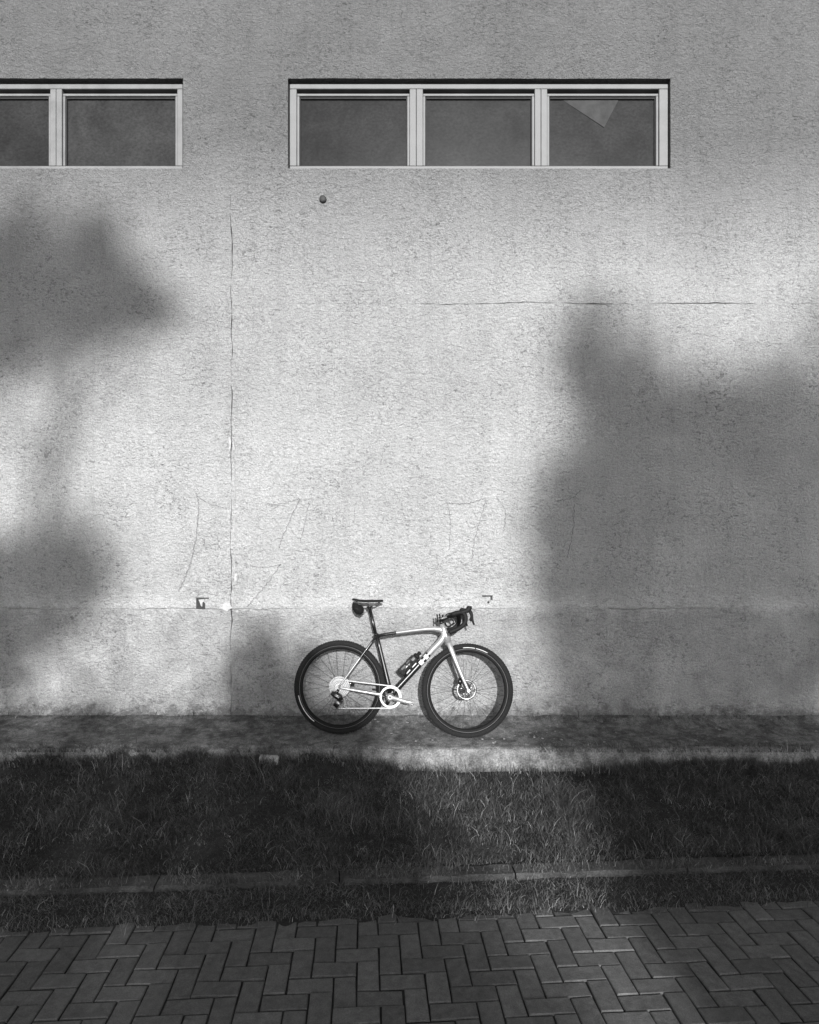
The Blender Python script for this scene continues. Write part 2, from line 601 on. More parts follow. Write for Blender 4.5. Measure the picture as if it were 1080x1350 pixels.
# apron: thin sloping concrete strip along the building with a broken front edge, and the step below it
AP = [(0.06, 0.012), (0.0, 0.0), (-0.05, -0.018), (-0.12, -0.036), (-0.20, -0.051), (-0.26, -0.058), (-0.31, -0.063), (-0.40, -0.071), (-0.535, -0.079), (-0.55, -0.085)]
def apron_z(y):
    for (a, za), (b, zb) in zip(AP[:-1], AP[1:]):
        if b <= y <= a:
            return zb + (za - zb) * (y - b) / (a - b)
    return AP[-1][1]
vv, ff = [], []
xs = np.linspace(-6, 6, 481)
for x in xs:
    e = 0.012 * fn(x, 0, 5.5, 3.0) + 0.006 * fn(x, 0, 1.5, 14.0)
    for (y, z) in AP:
        k = -y / 0.55
        vv.append((x, y + e * max(0, k), z - 0.008 * x * min(1, max(0, k * 4)) + (0.011 * fn(x, y, 22.0, 3.3) + 0.008 * fn(x, y, 12.0, 13.0)) * max(0, 1 - abs(y + 0.02) / 0.14) + (0.006 * fn(x, y, 2.0, 6.0) + 0.003 * fn(x, y, 8.0, 25.0)) * min(1, max(0, k * 3))))
    vv.append((x, -0.545 + e, -0.14))
m_ = len(AP) + 1
for i in range(len(xs) - 1):
    for j in range(m_ - 1):
        a = i * m_ + j
        ff.append((a, a + 1, a + m_ + 1, a + m_))
tag(from_py('apron', vv, ff, 'apron', smooth=True), kind='structure')

vv, ff = [], []
SP = [(-0.50, -0.092), (-0.556, -0.093), (-0.566, -0.102), (-0.574, -0.15), (-0.580, -0.22), (-0.586, -0.34)]
for x in xs:
    e = 0.010 * fn(x, 0, 15.5, 2.0)
    for j, (y, z) in enumerate(SP):
        vv.append((x, y + (e + 0.006 * fn(x, z, 3.0, 18.0) if j else 0), z + (0.008 * fn(x, 1.0, 2.0, 5.0) if j in (1, 2) else 0)))
m_ = len(SP)
for i in range(len(xs) - 1):
    for j in range(m_ - 1):
        a = i * m_ + j
        ff.append((a, a + 1, a + m_ + 1, a + m_))
tag(from_py('step', vv, ff, 'step', smooth=True), kind='structure')

# ------------------------------------------------------------------ the building
bld = empty('building', (0, 0, 0), 'grey roughcast building with a high strip of white framed windows', 'building')
XJ = wpx(305, 0)[0]
ZJ1, ZJ2 = wpx(0, 802)[1], wpx(0, 400)[1]
ZTOP = 6.9
def xj(z):
    return XJ + 0.010 * fn(0, 0, z, 1.3) + 0.013 * fn(0, 3.3, z, 4.5) + 0.008 * fn(0, 8.3, z, 11.0)
def zj1(x):
    return ZJ1 + 0.014 * fn(x, 0, 2.0, 1.6) + 0.016 * fn(x, 4.0, 2.0, 7.0)
def zj2(x):
    return ZJ2 + 0.010 * fn(x, 0, 6.0, 1.5) + 0.010 * fn(x, 4.0, 6.0, 9.0)
def gapx(z):
    return max(0.0003, 0.0024 + 0.0045 * fn(0, 1.0, z, 3.0) + 0.003 * fn(0, 2.0, z, 12.0)) if z < 4.25 else 0.0
def gap2(x):
    return 0.0 if x < -1.0 else (0.0010 if x < 0.1 else max(0.0002, 0.0026 + 0.0045 * fn(x, 0, 1.0, 2.2) + 0.002 * fn(x, 0, 2.0, 11.0)))
WINS = [(-0.992, 2.128), (-4.98, -1.846)]      # opening X ranges
WZ0, WZ1 = wpx(0, 222)[1], wpx(0, 103.2)[1]

def wall_panel(x0, x1, zb, zt, jl, jr, jb, jt, yoff, cut=()):
    """panel as a fine grid; jl/jr/jb/jt say which edges follow a joint"""
    STEP = 0.03
    gx = list(np.arange(x0, x1 - STEP * 0.5, STEP)) + [x1]
    gz = list(np.arange(zb, zt - STEP * 0.5, STEP)) + [zt]
    for (a, b) in cut:
        for e in (a, b):
            if x0 < e < x1:
                gx = [g_ for g_ in gx if abs(g_ - e) > STEP * 0.4] + [e]
    if cut:
        for e in (WZ0, WZ1):
            gz = [g_ for g_ in gz if abs(g_ - e) > STEP * 0.4] + [e]
    gx = sorted(gx); gz = sorted(gz)
    nx_, nz_ = len(gx), len(gz)
    vv, ff = [], []
    for i, x in enumerate(gx):
        for j, z in enumerate(gz):
            wx, wz = x, z
            if jl: wx += (xj(z) + gapx(z) - x0) * max(0, 1 - (x - x0) / 0.1)
            if jr: wx += (xj(z) - gapx(z) - x1) * max(0, 1 - (x1 - x) / 0.1)
            if jb: wz += (jb(x) - zb) * max(0, 1 - (z - zb) / 0.1)
            if jt: wz += (jt(x) - zt) * max(0, 1 - (zt - z) / 0.1)
            dy = 0.0045 * fn(x, z, 1.0, 1.4) + 0.0035 * fn(x, z, 5.0, 6.0) + 0.003 * fn(x, z, 9.0, 17.0)
            vv.append((wx, yoff - dy, wz))
    def hole(i, j):
        xm, zm = (gx[i] + gx[i + 1]) / 2, (gz[j] + gz[j + 1]) / 2
        return any(a < xm < b for a, b in cut) and WZ0 < zm < WZ1
    idx = lambda i, j: i * nz_ + j
    border = {}
    for i in range(nx_ - 1):
        for j in range(nz_ - 1):
            if cut and hole(i, j): continue
            q = (idx(i, j), idx(i + 1, j), idx(i + 1, j + 1), idx(i, j + 1))
            ff.append(q)
            for k in range(4):
                e = (q[k], q[(k + 1) % 4])
                if (e[1], e[0]) in border: del border[(e[1], e[0])]
                else: border[e] = 1
    back = {}
    def bk(a):
        if a not in back:
            v = vv[a]
            back[a] = len(vv)
            vv.append((v[0], 0.14, v[2]))
        return back[a]
    front = {}
    def fr(a):
        if a not in front:
            front[a] = len(vv)
            vv.append(vv[a])
        return front[a]
    for (a, b) in list(border):
        ff.append((fr(b), fr(a), bk(a), bk(b)))
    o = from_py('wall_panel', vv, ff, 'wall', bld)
    o.data.polygons.foreach_set('use_smooth', [True] * len(o.data.polygons))
    return o

XL, XR = -5.6, 5.6
Z2G = lambda s: (lambda x: zj2(x) + s * gap2(x))
Z1G = lambda s: (lambda x: zj1(x) + s * max(0.0, 0.0012 + 0.003 * fn(x, 7.0, 1.0, 1.5)))
wall_panel(XL, XJ, -0.05, ZJ1, False, True, None, Z1G(-1), 0.003)
wall_panel(XJ, XR, -0.05, ZJ1, True, False, None, Z1G(-1), 0.003)
wall_panel(XL, XJ, ZJ1, ZJ2, False, True, Z1G(1), Z2G(-1), -0.002)
wall_panel(XJ, XR, ZJ1, ZJ2, True, False, Z1G(1), Z2G(-1), -0.002)
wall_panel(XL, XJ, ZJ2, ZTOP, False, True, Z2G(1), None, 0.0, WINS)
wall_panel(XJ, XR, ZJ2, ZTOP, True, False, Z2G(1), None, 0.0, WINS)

bm = bmesh.new()
box(bm, (XL, 0.15, -0.5), (XR, 0.30, 4.40))
box(bm, (XL, 0.15, 5.30), (XR, 0.30, ZTOP))
from_bm('backing_wall', bm, 'backing', bld)
bm = bmesh.new()
box(bm, (XL, 0.31, -0.5), (XL + 0.25, 8.0, ZTOP))
box(bm, (XR - 0.25, 0.31, -0.5), (XR, 8.0, ZTOP))
box(bm, (XL + 0.25, 7.75, -0.5), (XR - 0.25, 8.0, ZTOP))
from_bm('outer_wall', bm, 'render_plain', bld)
bm = bmesh.new()
box(bm, (XL - 0.1, -0.10, ZTOP + 0.002), (XR + 0.1, 8.1, ZTOP + 0.22), 0.01)
from_bm('roof', bm, 'render_plain', bld)

# windows: outer frame > sash frames, panes
def make_window(x0, x1, sash):
    """x0..x1 outer frame, sash = list of pane X ranges"""
    zb, zt = wpx(0, 221)[1], wpx(0, 107)[1]
    bm = bmesh.new()
    yf, yb = 0.035, 0.11
    t = 0.040
    box(bm, (x0, yf, zb), (x1, yb, zb + 0.032), 0.004)
    box(bm, (x0, yf, zt - t), (x1, yb, zt), 0.004)
    box(bm, (x0, yf, zb + 0.033), (sash[0][0] - 0.020, yb, zt - t - 0.001), 0.004)
    box(bm, (sash[-1][1] + 0.020, yf, zb + 0.033), (x1, yb, zt - t - 0.001), 0.004)
    for k in range(len(sash) - 1):
        mx = (sash[k][1] + sash[k + 1][0]) / 2
        box(bm, (sash[k][1] + 0.020, yf, zb + 0.033), (mx - 0.0015, yb, zt - t - 0.001), 0.003)
        box(bm, (mx + 0.0015, yf, zb + 0.033), (sash[k + 1][0] - 0.020, yb, zt - t - 0.001), 0.003)
    win = from_bm('window', bm, 'window_paint', bld)
    for k, (a, b) in enumerate(sash):
        pz0, pz1 = wpx(0, 214.5)[1], wpx(0, 121.5)[1]
        bm = bmesh.new()
        ys, ye = 0.050, 0.095
        w = 0.019
        box(bm, (a - w, ys, pz0 - 0.012), (b + w, ye, pz0), 0.003)
        box(bm, (a - w, ys, pz1), (b + w, ye, pz1 + 0.02), 0.003)
        box(bm, (a - w, ys, pz0 + 0.001), (a, ye, pz1 - 0.001), 0.003)
        box(bm, (b, ys, pz0 + 0.001), (b + w, ye, pz1 - 0.001), 0.003)
        from_bm('sash_frame', bm, 'window_paint', win)
        bm = bmesh.new()
        g_ = 0.008
        box(bm, (a + 0.001, 0.064, pz0 + 0.001), (a + g_, 0.078, pz1 - 0.001))
        box(bm, (b - g_, 0.064, pz0 + 0.001), (b - 0.001, 0.078, pz1 - 0.001))
        box(bm, (a + g_ + 0.001, 0.064, pz1 - 0.016), (b - g_ - 0.001, 0.078, pz1 - 0.001))
        box(bm, (a + g_ + 0.001, 0.064, pz0 + 0.001), (b - g_ - 0.001, 0.078, pz0 + 0.006))
        from_bm('gasket', bm, 'gasket', win)
        bm = bmesh.new()
        box(bm, (a + 0.002, 0.080, pz0 + 0.002), (b - 0.002, 0.086, pz1 - 0.002))
        from_bm('pane', bm, 'pane', win)
    # dark rear of the frame so that no light leaks into the room
    bm = bmesh.new()
    box(bm, (x0 - 0.03, 0.115, zb - 0.03), (x1 + 0.03, 0.135, zt + 0.05))
    from_bm('rear_board', bm, 'gasket', win)
    return win
sx = lambda *a: [wpx(q, 0)[0] for q in a]
w1 = make_window(*sx(381, 883), [tuple(sx(393.5, 537)), tuple(sx(561, 703)), tuple(sx(726, 868))])
tag(w1, 'three-light window with a pale triangle in the right pane')
make_window(wpx(236, 0)[0] - (wpx(883, 0)[0] - wpx(381, 0)[0]), wpx(239, 0)[0],
            [tuple(sx(-249, -106)), tuple(sx(-83, 60)), tuple(sx(82, 228.5))])
# pale triangular piece set in the right pane
a, b, c_ = wpx(743, 123), wpx(820, 123), wpx(800, 161)
bm = bmesh.new()
tri = [bm.verts.new((q[0], 0.0785 - dz, q[1])) for q, dz in ((a, 0), (b, 0.001), (c_, 0.004))]
tr2 = [bm.verts.new((v.co.x, 0.0795, v.co.z)) for v in tri]
bm.faces.new(tri); bm.faces.new(list(reversed(tr2)))
for k in range(3):
    bm.faces.new((tri[k], tri[(k + 1) % 3], tr2[(k + 1) % 3], tr2[k]))
from_bm('pane_triangle', bm, 'triangle', w1)

# plaster filler smeared along the vertical joint (parts of the wall)
def blob(px, py, w, h, y, mat='plaster', seed=0, name='plaster_patch', n=18, parent=bld):
    x, z = wpx(px, py)
    bm = bmesh.new()
    ring = []
    for k in range(n):
        a = 2 * math.pi * k / n
        r = 1 + 0.7 * fn(math.cos(a) * 1.3, math.sin(a) * 1.3, seed * 3.7 + 0.5, 1.0) + 0.6 * fn(math.cos(a) * 4, math.sin(a) * 4, seed * 1.7, 1.0)
        ring.append(bm.verts.new((x + math.cos(a) * w * r, y, z + math.sin(a) * h * r)))
    c0 = bm.verts.new((x, y - 0.002, z))
    rb = [bm.verts.new((v.co.x, y + 0.018, v.co.z)) for v in ring]
    for k in range(n):
        bm.faces.new((ring[k], ring[(k + 1) % n], c0))
        bm.faces.new((ring[k], ring[(k + 1) % n], rb[(k + 1) % n], rb[k]))
    return from_bm(name, bm, mat, parent)
for i, (px, py, w, h) in enumerate([(304.0, 588, 0.008, 0.05), (308.5, 590, 0.006, 0.04), (310, 640, 0.003, 0.18), (310, 690, 0.004, 0.07), (309.5, 747, 0.004, 0.08), (299, 801, 0.036, 0.028), (313, 806, 0.012, 0.008), (311, 762, 0.012, 0.03)]):
    blob(px, py, w, h, -0.010, seed=i)
blob(647, 790, 0.028, 0.012, -0.009, seed=21)

# faint strokes scratched into the render
def stroke(pts, w=0.0035, seed=0):
    rr = random.Random(seed)
    P_ = smooth_pts([(wpx(*p)[0], 0, wpx(*p)[1]) for p in pts], 14)
    bm = bmesh.new()
    run = []
    def flush(run):
        if len(run) < 2: return
        A, B = [], []
        for i, p in enumerate(run):
            t = (run[min(i + 1, len(run) - 1)] - run[max(i - 1, 0)]).normalized()
            s = Vector((t.z, 0, -t.x))
            ww = w * rr.uniform(0.25, 1.7)
            for dst, sg in ((A, 1), (B, -1)):
                dst.append(bm.verts.new((p.x + s.x * ww * sg, -0.0125, p.z + s.z * ww * sg)))
        for i in range(len(run) - 1):
            bm.faces.new((A[i], A[i + 1], B[i + 1], B[i]))
    for p in P_:
        run.append(p + Vector((rr.uniform(-.006, .006), 0, rr.uniform(-.006, .006))))
    flush(run)
    if len(bm.faces):
        from_bm('scratch_mark', bm, 'mark', bld)
    else:
        bm.free()
STK = [([(259, 650), (262, 668), (260, 700), (252, 738), (244, 762), (236, 779)], 0.004), ([(262, 655), (275, 663), (300, 671)], 0.002),
       ([(395, 659), (385, 680), (372, 710), (368, 722)], 0.0035), ([(395, 657), (372, 664), (350, 665)], 0.002), ([(408, 660), (402, 690), (396, 715)], 0.002),
       ([(370, 744), (352, 770), (338, 786), (327, 800)], 0.0035), ([(370, 745), (345, 748), (330, 746)], 0.002), ([(470, 660), (466, 690)], 0.0015),
       ([(588, 662), (602, 664), (620, 663), (640, 656)], 0.0025), ([(641, 657), (632, 690), (625, 715), (622, 745)], 0.0025), ([(590, 664), (594, 690), (592, 725)], 0.002),
       ([(655, 656), (666, 672), (664, 700)], 0.002), ([(766, 646), (755, 656), (735, 660)], 0.0025), ([(757, 665), (755, 700), (748, 735)], 0.002),
       ([(246, 777), (270, 781), (290, 785)], 0.003), ([(575, 728), (578, 750)], 0.0015)]
for i, (p, w) in enumerate(STK):
    stroke(p, w, i)

# small fittings on the wall
x, z = wpx(426, 263)
bm = bmesh.new()
lathe_y(bm, (x, 0, z), [(0.0, -0.030), (0.018, -0.028), (0.027, -0.022), (0.030, -0.010), (0.030, 0.03), (0.0, 0.03)], 12, closed_prof=False)
o = from_bm('wall_bolt', bm, 'metal_dark')
tag(o, 'round dark bolt head on the wall below the windows', 'bolt')

x, z = wpx(265, 795)
o = empty('junction_box', (x, 0, z), 'small dark square box set in wall left of the bicycle, cover torn', 'junction box')
bm = bmesh.new()
h_ = 0.036
box(bm, (-h_, -0.012, -0.046), (h_, 0.02, -0.040)); box(bm, (-h_, -0.012, 0.036), (h_ + 0.03, 0.02, 0.045))
box(bm, (-h_, -0.012, -0.039), (-h_ + 0.007, 0.02, 0.035)); box(bm, (h_ - 0.006, -0.012, -0.039), (h_, 0.02, 0.000))
from_bm('box_rim', bm, 'metal_dark', o)
bm = bmesh.new()
box(bm, (-h_ + 0.008, -0.006, -0.039), (h_ - 0.007, -0.003, 0.035))
from_bm('box_back', bm, 'backing', o)
bm = bmesh.new()
pts = [(-0.018, 0.028), (0.028, 0.033), (0.028, 0.012), (0.016, 0.006), (0.012, -0.030), (0.002, -0.02), (-0.008, 0.008)]
f_ = [bm.verts.new((a_, -0.009 - 0.004 * (i % 2), b_)) for i, (a_, b_) in enumerate(pts)]
bk_ = [bm.verts.new((v.co.x, -0.0065, v.co.z)) for v in f_]
bm.faces.new(f_); bm.faces.new(list(reversed(bk_)))
for k in range(len(f_)):
    bm.faces.new((f_[k], f_[(k + 1) % len(f_)], bk_[(k + 1) % len(f_)], bk_[k]))
from_bm('torn_cover', bm, 'plaster', o)

x, z = wpx(643, 788)
o = empty('wall_bracket', (x, 0, z), 'small bent metal bracket stub in the wall above the front wheel', 'bracket')
bm = bmesh.new()
box(bm, (-0.045, -0.020, 0.012), (0.040, 0.01, 0.020), 0.001)
box(bm, (0.022, -0.020, -0.016), (0.038, 0.01, 0.0115), 0.001)
from_bm('bracket_arm', bm, 'metal_dark', o)
bm = bmesh.new()
lathe_y(bm, (0.006, 0, -0.036), [(0.0, -0.022), (0.008, -0.020), (0.010, 0.01), (0.0, 0.01)], 8, closed_prof=False)
from_bm('bracket_screw', bm, 'metal_dark', o)

# ------------------------------------------------------------------ grass, weeds, loose gravel (uncountable)
def blades(name, bx, by, bz, h, w, lean, mat, label, parent=None):
    n = len(bx)
    az = rng.uniform(0, 2 * np.pi, n)
    face = az + rng.normal(0, 0.9, n) + np.pi / 2
    dx, dy = np.cos(az), np.sin(az)
    fx, fy = np.cos(face), np.sin(face)
    V = np.zeros((n, 7, 3), np.float32)
    lv = [(0.0, 1.0), (0.4, 0.9), (0.75, 0.6)]
    for k, (t, ww) in enumerate(lv):
        off = lean * h * t ** 1.7
        zz = h * t * np.sqrt(np.maximum(0.05, 1 - (lean * t * 0.8) ** 2))
        for s, sg in enumerate((-1, 1)):
            V[:, k * 2 + s, 0] = bx + dx * off + fx * w * ww * sg
            V[:, k * 2 + s, 1] = by + dy * off + fy * w * ww * sg
            V[:, k * 2 + s, 2] = bz + zz
    V[:, 6, 0] = bx + dx * lean * h
    V[:, 6, 1] = by + dy * lean * h
    V[:, 6, 2] = bz + h * np.sqrt(np.maximum(0.03, 1 - (lean * 0.85) ** 2)) - 0.1 * h * lean
    me = bpy.data.meshes.new(name)
    me.vertices.add(n * 7)
    me.vertices.foreach_set('co', V.reshape(-1))
    base = (np.arange(n) * 7)[:, None]
    q = np.array([[0, 1, 3, 2], [2, 3, 5, 4]])
    loops = np.concatenate([(base + q[0]), (base + q[1]), (base + np.array([4, 5, 6]))], axis=1).reshape(-1)
    tot = np.tile(np.array([4, 4, 3]), n)
    st = np.concatenate([[0], np.cumsum(tot)[:-1]])
    me.loops.add(len(loops))
    me.loops.foreach_set('vertex_index', loops.astype(np.int32))
    me.polygons.add(len(tot))
    me.polygons.foreach_set('loop_start', st.astype(np.int32))
    me.polygons.foreach_set('loop_total', tot.astype(np.int32))
    me.update(calc_edges=True)
    me.validate()
    o = link(name, me, mat, parent)
    tag(o, label, 'grass', kind='stuff')
    return o

def vnoise(x, y, sc, off):
    return np.array([noise.noise(Vector((a * sc + off, b * sc, off))) for a, b in zip(x, y)])

# main lawn
n = 150000
gx = rng.uniform(-4.3, 4.6, n)
t = rng.uniform(0, 1, n)
ye = PO.y + (gx - PO.x) * math.tan(ROT) + KERB_V1 / ca
gy = -0.60 + (ye + 0.60) * t
dn = vnoise(gx, gy, 2.2, 3.1)
nearstep = np.clip((-0.60 - gy) / 0.16, 0, 1)
bare = (gx > -0.25) & (gx < 1.3)               # worn foot of the step in the middle
keep = rng.uniform(0, 1, n) < np.clip(0.75 + 0.9 * dn, 0.12, 1) * np.where(bare, 0.25 + 0.75 * nearstep, 0.7 + 0.3 * nearstep)
gx, gy, dn = gx[keep], gy[keep], dn[keep]
gz = np.array([lawn_z(a, b) for a, b in zip(gx, gy)])
cl = vnoise(gx, gy, 6.5, 21.0)
hh = np.clip(rng.gamma(4.0, 0.0115, len(gx)) * (1 + 1.0 * dn + 1.1 * cl), 0.010, 0.16)
blades('grass', gx, gy, gz - 0.004, hh, rng.uniform(0.0006, 0.0016, len(gx)), np.clip(rng.normal(0.90, 0.22, len(gx)), 0.1, 1.15), 'grass',
       'long tangled dark grass on the bank below the step')

# tufts crowding the foot of the step
n = 22000
gx = rng.uniform(-4.2, 4.4, n)
gy = -0.585 - 0.07 * rng.uniform(0, 1, n) ** 1.3
tn = vnoise(gx, gy, 2.6, 8.8)
wg = np.where((gx > -0.1) & (gx < 1.2), 0.22, 1.0)
keep = rng.uniform(0, 1, n) < wg * np.clip(0.7 + 1.0 * tn, 0.35, 1)
gx, gy = gx[keep], gy[keep]
gz = np.array([lawn_z(a, b) for a, b in zip(gx, gy)])
hh = np.clip(rng.gamma(4.0, 0.014, len(gx)), 0.012, 0.13)
blades('step_tufts', gx, gy, gz - 0.006, hh, rng.uniform(0.0011, 0.0025, len(gx)), np.clip(rng.normal(0.6, 0.3, len(gx)), 0.05, 1.0), 'grass',
       'ragged grass tufts at the foot of the concrete step')

# dry creeping grass over kerb and paver edge
n = 85000
gx = rng.uniform(-3.6, 3.9, n)
v = 0.15 + rng.beta(1.7, 1.5, n) * 0.56
nn = vnoise(gx, v * 3, 2.5, 9.2)
keep = rng.uniform(0, 1, n) < np.clip((v - 0.15 - 0.10 * nn) / 0.12, 0.03, 1) * np.clip(0.8 + 1.2 * nn, 0.25, 1)
gx, v = gx[keep], v[keep]
gy = PO.y + (gx - PO.x) * math.tan(ROT) + v / ca
gz = np.where(v > KERB_V0, PAV_Z + 0.050, PAV_Z + 0.008)
thin = (v < KERB_V0) | (rng.uniform(0, 1, len(v)) < np.clip(0.50 + 1.4 * vnoise(gx, v, 3.0, 2.2), 0.10, 1))
gx, v, gy, gz = gx[thin], v[thin], gy[thin], gz[thin]
hh = np.clip(rng.gamma(3.0, 0.010, len(gx)), 0.008, 0.10)
blades('verge_grass', gx, gy, gz, hh, rng.uniform(0.0006, 0.0014, len(gx)), np.clip(rng.normal(0.85, 0.2, len(gx)), 0.2, 1.08), 'drygrass',
       'short dry grass creeping over the edge of the brick path')

# weeds rooted along the front edge of the apron and foot of the wall, thicker at both ends
n = 9000
gx = rng.uniform(-4.2, 4.4, n)
wgt = np.where((gx > -0.9) & (gx < 0.95), 0.05, 1.0)
nn = vnoise(gx, gx * 0, 1.7, 5.0)
keep = rng.uniform(0, 1, n) < wgt * np.clip(0.45 + 1.5 * nn, 0.02, 1)
gx = gx[keep]
gy = np.where(rng.uniform(0, 1, len(gx)) < 0.8, -0.50 - 0.09 * rng.uniform(0, 1, len(gx)) ** 0.7, -0.012 - 0.06 * rng.uniform(0, 1, len(gx)) ** 2)
gz = np.array([apron_z(b) for b in gy]) - 0.004 - np.where(gy < -0.545, 0.02, 0)
hh = np.clip(rng.gamma(3.0, 0.010, len(gx)), 0.008, 0.09)
blades('edge_weeds', gx, gy, gz, hh, rng.uniform(0.0012, 0.003, len(gx)), np.clip(rng.normal(0.7, 0.25, len(gx)), 0.1, 1.0), 'grass',
       'low weeds along the concrete edge under the wall')

bm = bmesh.new()
for k in range(520):
    x = random.uniform(-3.6, 3.9)
    y = -random.uniform(0.02, 0.53)
    s = random.choice((0.002, 0.003, 0.003, 0.004, 0.006, 0.009)) * random.uniform(0.8, 1.4)
    z = apron_z(y)
    mt = Matrix.Translation((x, y, z + s * 0.5)) @ Matrix.Rotation(random.uniform(0, 6.28), 4, 'Z') @ Matrix.Diagonal((s * random.uniform(1, 1.8), s, s * 0.6, 1))
    bmesh.ops.create_icosphere(bm, subdivisions=1, radius=1.0, matrix=mt)
tag(from_bm('loose_gravel', bm, 'gravel'), 'loose light grit scattered on the concrete apron', 'gravel', kind='stuff')
# bare pale lump of concrete showing at the foot of the step
x, z = wpx(356, 1001, 5.15)
bm = bmesh.new()
box(bm, (x - 0.075, -0.640, z - 0.10), (x + 0.07, -0.588, z + 0.030), 0.012)
for v_ in bm.verts:
    v_.co += Vector((0.008 * fn(v_.co.x * 30, v_.co.z * 30, 1), 0.006 * fn(v_.co.z * 30, v_.co.x * 30, 4), 0.008 * fn(v_.co.x * 30, v_.co.y * 30, 7)))
tag(from_bm('concrete_lump', bm, 'plaster'), 'pale broken concrete lump at the foot of the step', 'concrete')

# ------------------------------------------------------------------ the bicycle
LEAN = R(7.5)
O0 = Vector((wpx(448, 0, 5.45)[0], -0.300, -0.060))
ex = Vector((1.0, -0.045, -0.013)).normalized()
ev = Vector((0.0, math.sin(LEAN), math.cos(LEAN)))
ev = (ev - ex * ev.dot(ex)).normalized()
ey = ev.cross(ex).normalized()                 # away from the camera
BMAT = Matrix(((ex.x, ey.x, ev.x, O0.x), (ex.y, ey.y, ev.y, O0.y), (ex.z, ey.z, ev.z, O0.z), (0, 0, 0, 1)))
def P(px, py, y=0.0):
    """measured outline point -> bicycle coordinates (x forward, y away from camera, z up) at side offset y"""
    ray = Vector(((px - CX) / FPX, 1.0, -(py - CY) / FPX))
    o_ = O0 + ey * y
    A = np.array([[ray.x, -ex.x, -ev.x], [ray.y, -ex.y, -ev.y], [ray.z, -ex.z, -ev.z]])
    s_ = np.linalg.solve(A, np.array(o_ - CAM))
    return Vector((float(s_[1]), y, float(s_[2])))
def off(p, y):
    return Vector((p.x, y, p.z))

bike = empty('bicycle', (0, 0, 0), 'silver and black gravel bicycle with drop handlebar leaning against the wall', 'bicycle')
bike.matrix_world = BMAT
HUB_R = P(448, 905.3)
HUB_R.z = 0.357
HUB_F = P(616.5, 909.6)
HUB_F.z = 0.352
HT_T, HT_B = P(582.8, 822.5), P(590.6, 846.5)
ST_AX = (HT_T - HT_B).normalized()
STEER = Matrix.Translation(HT_B) @ Matrix.Rotation(R(7), 4, ST_AX) @ Matrix.Translation(-HT_B)
ID = Matrix.Identity(4)

def bpart(name, bm, mats, parent=bike, mt=None):
    if mt is not None:
        bm.transform(mt)
    return from_bm(name, bm, mats, parent)

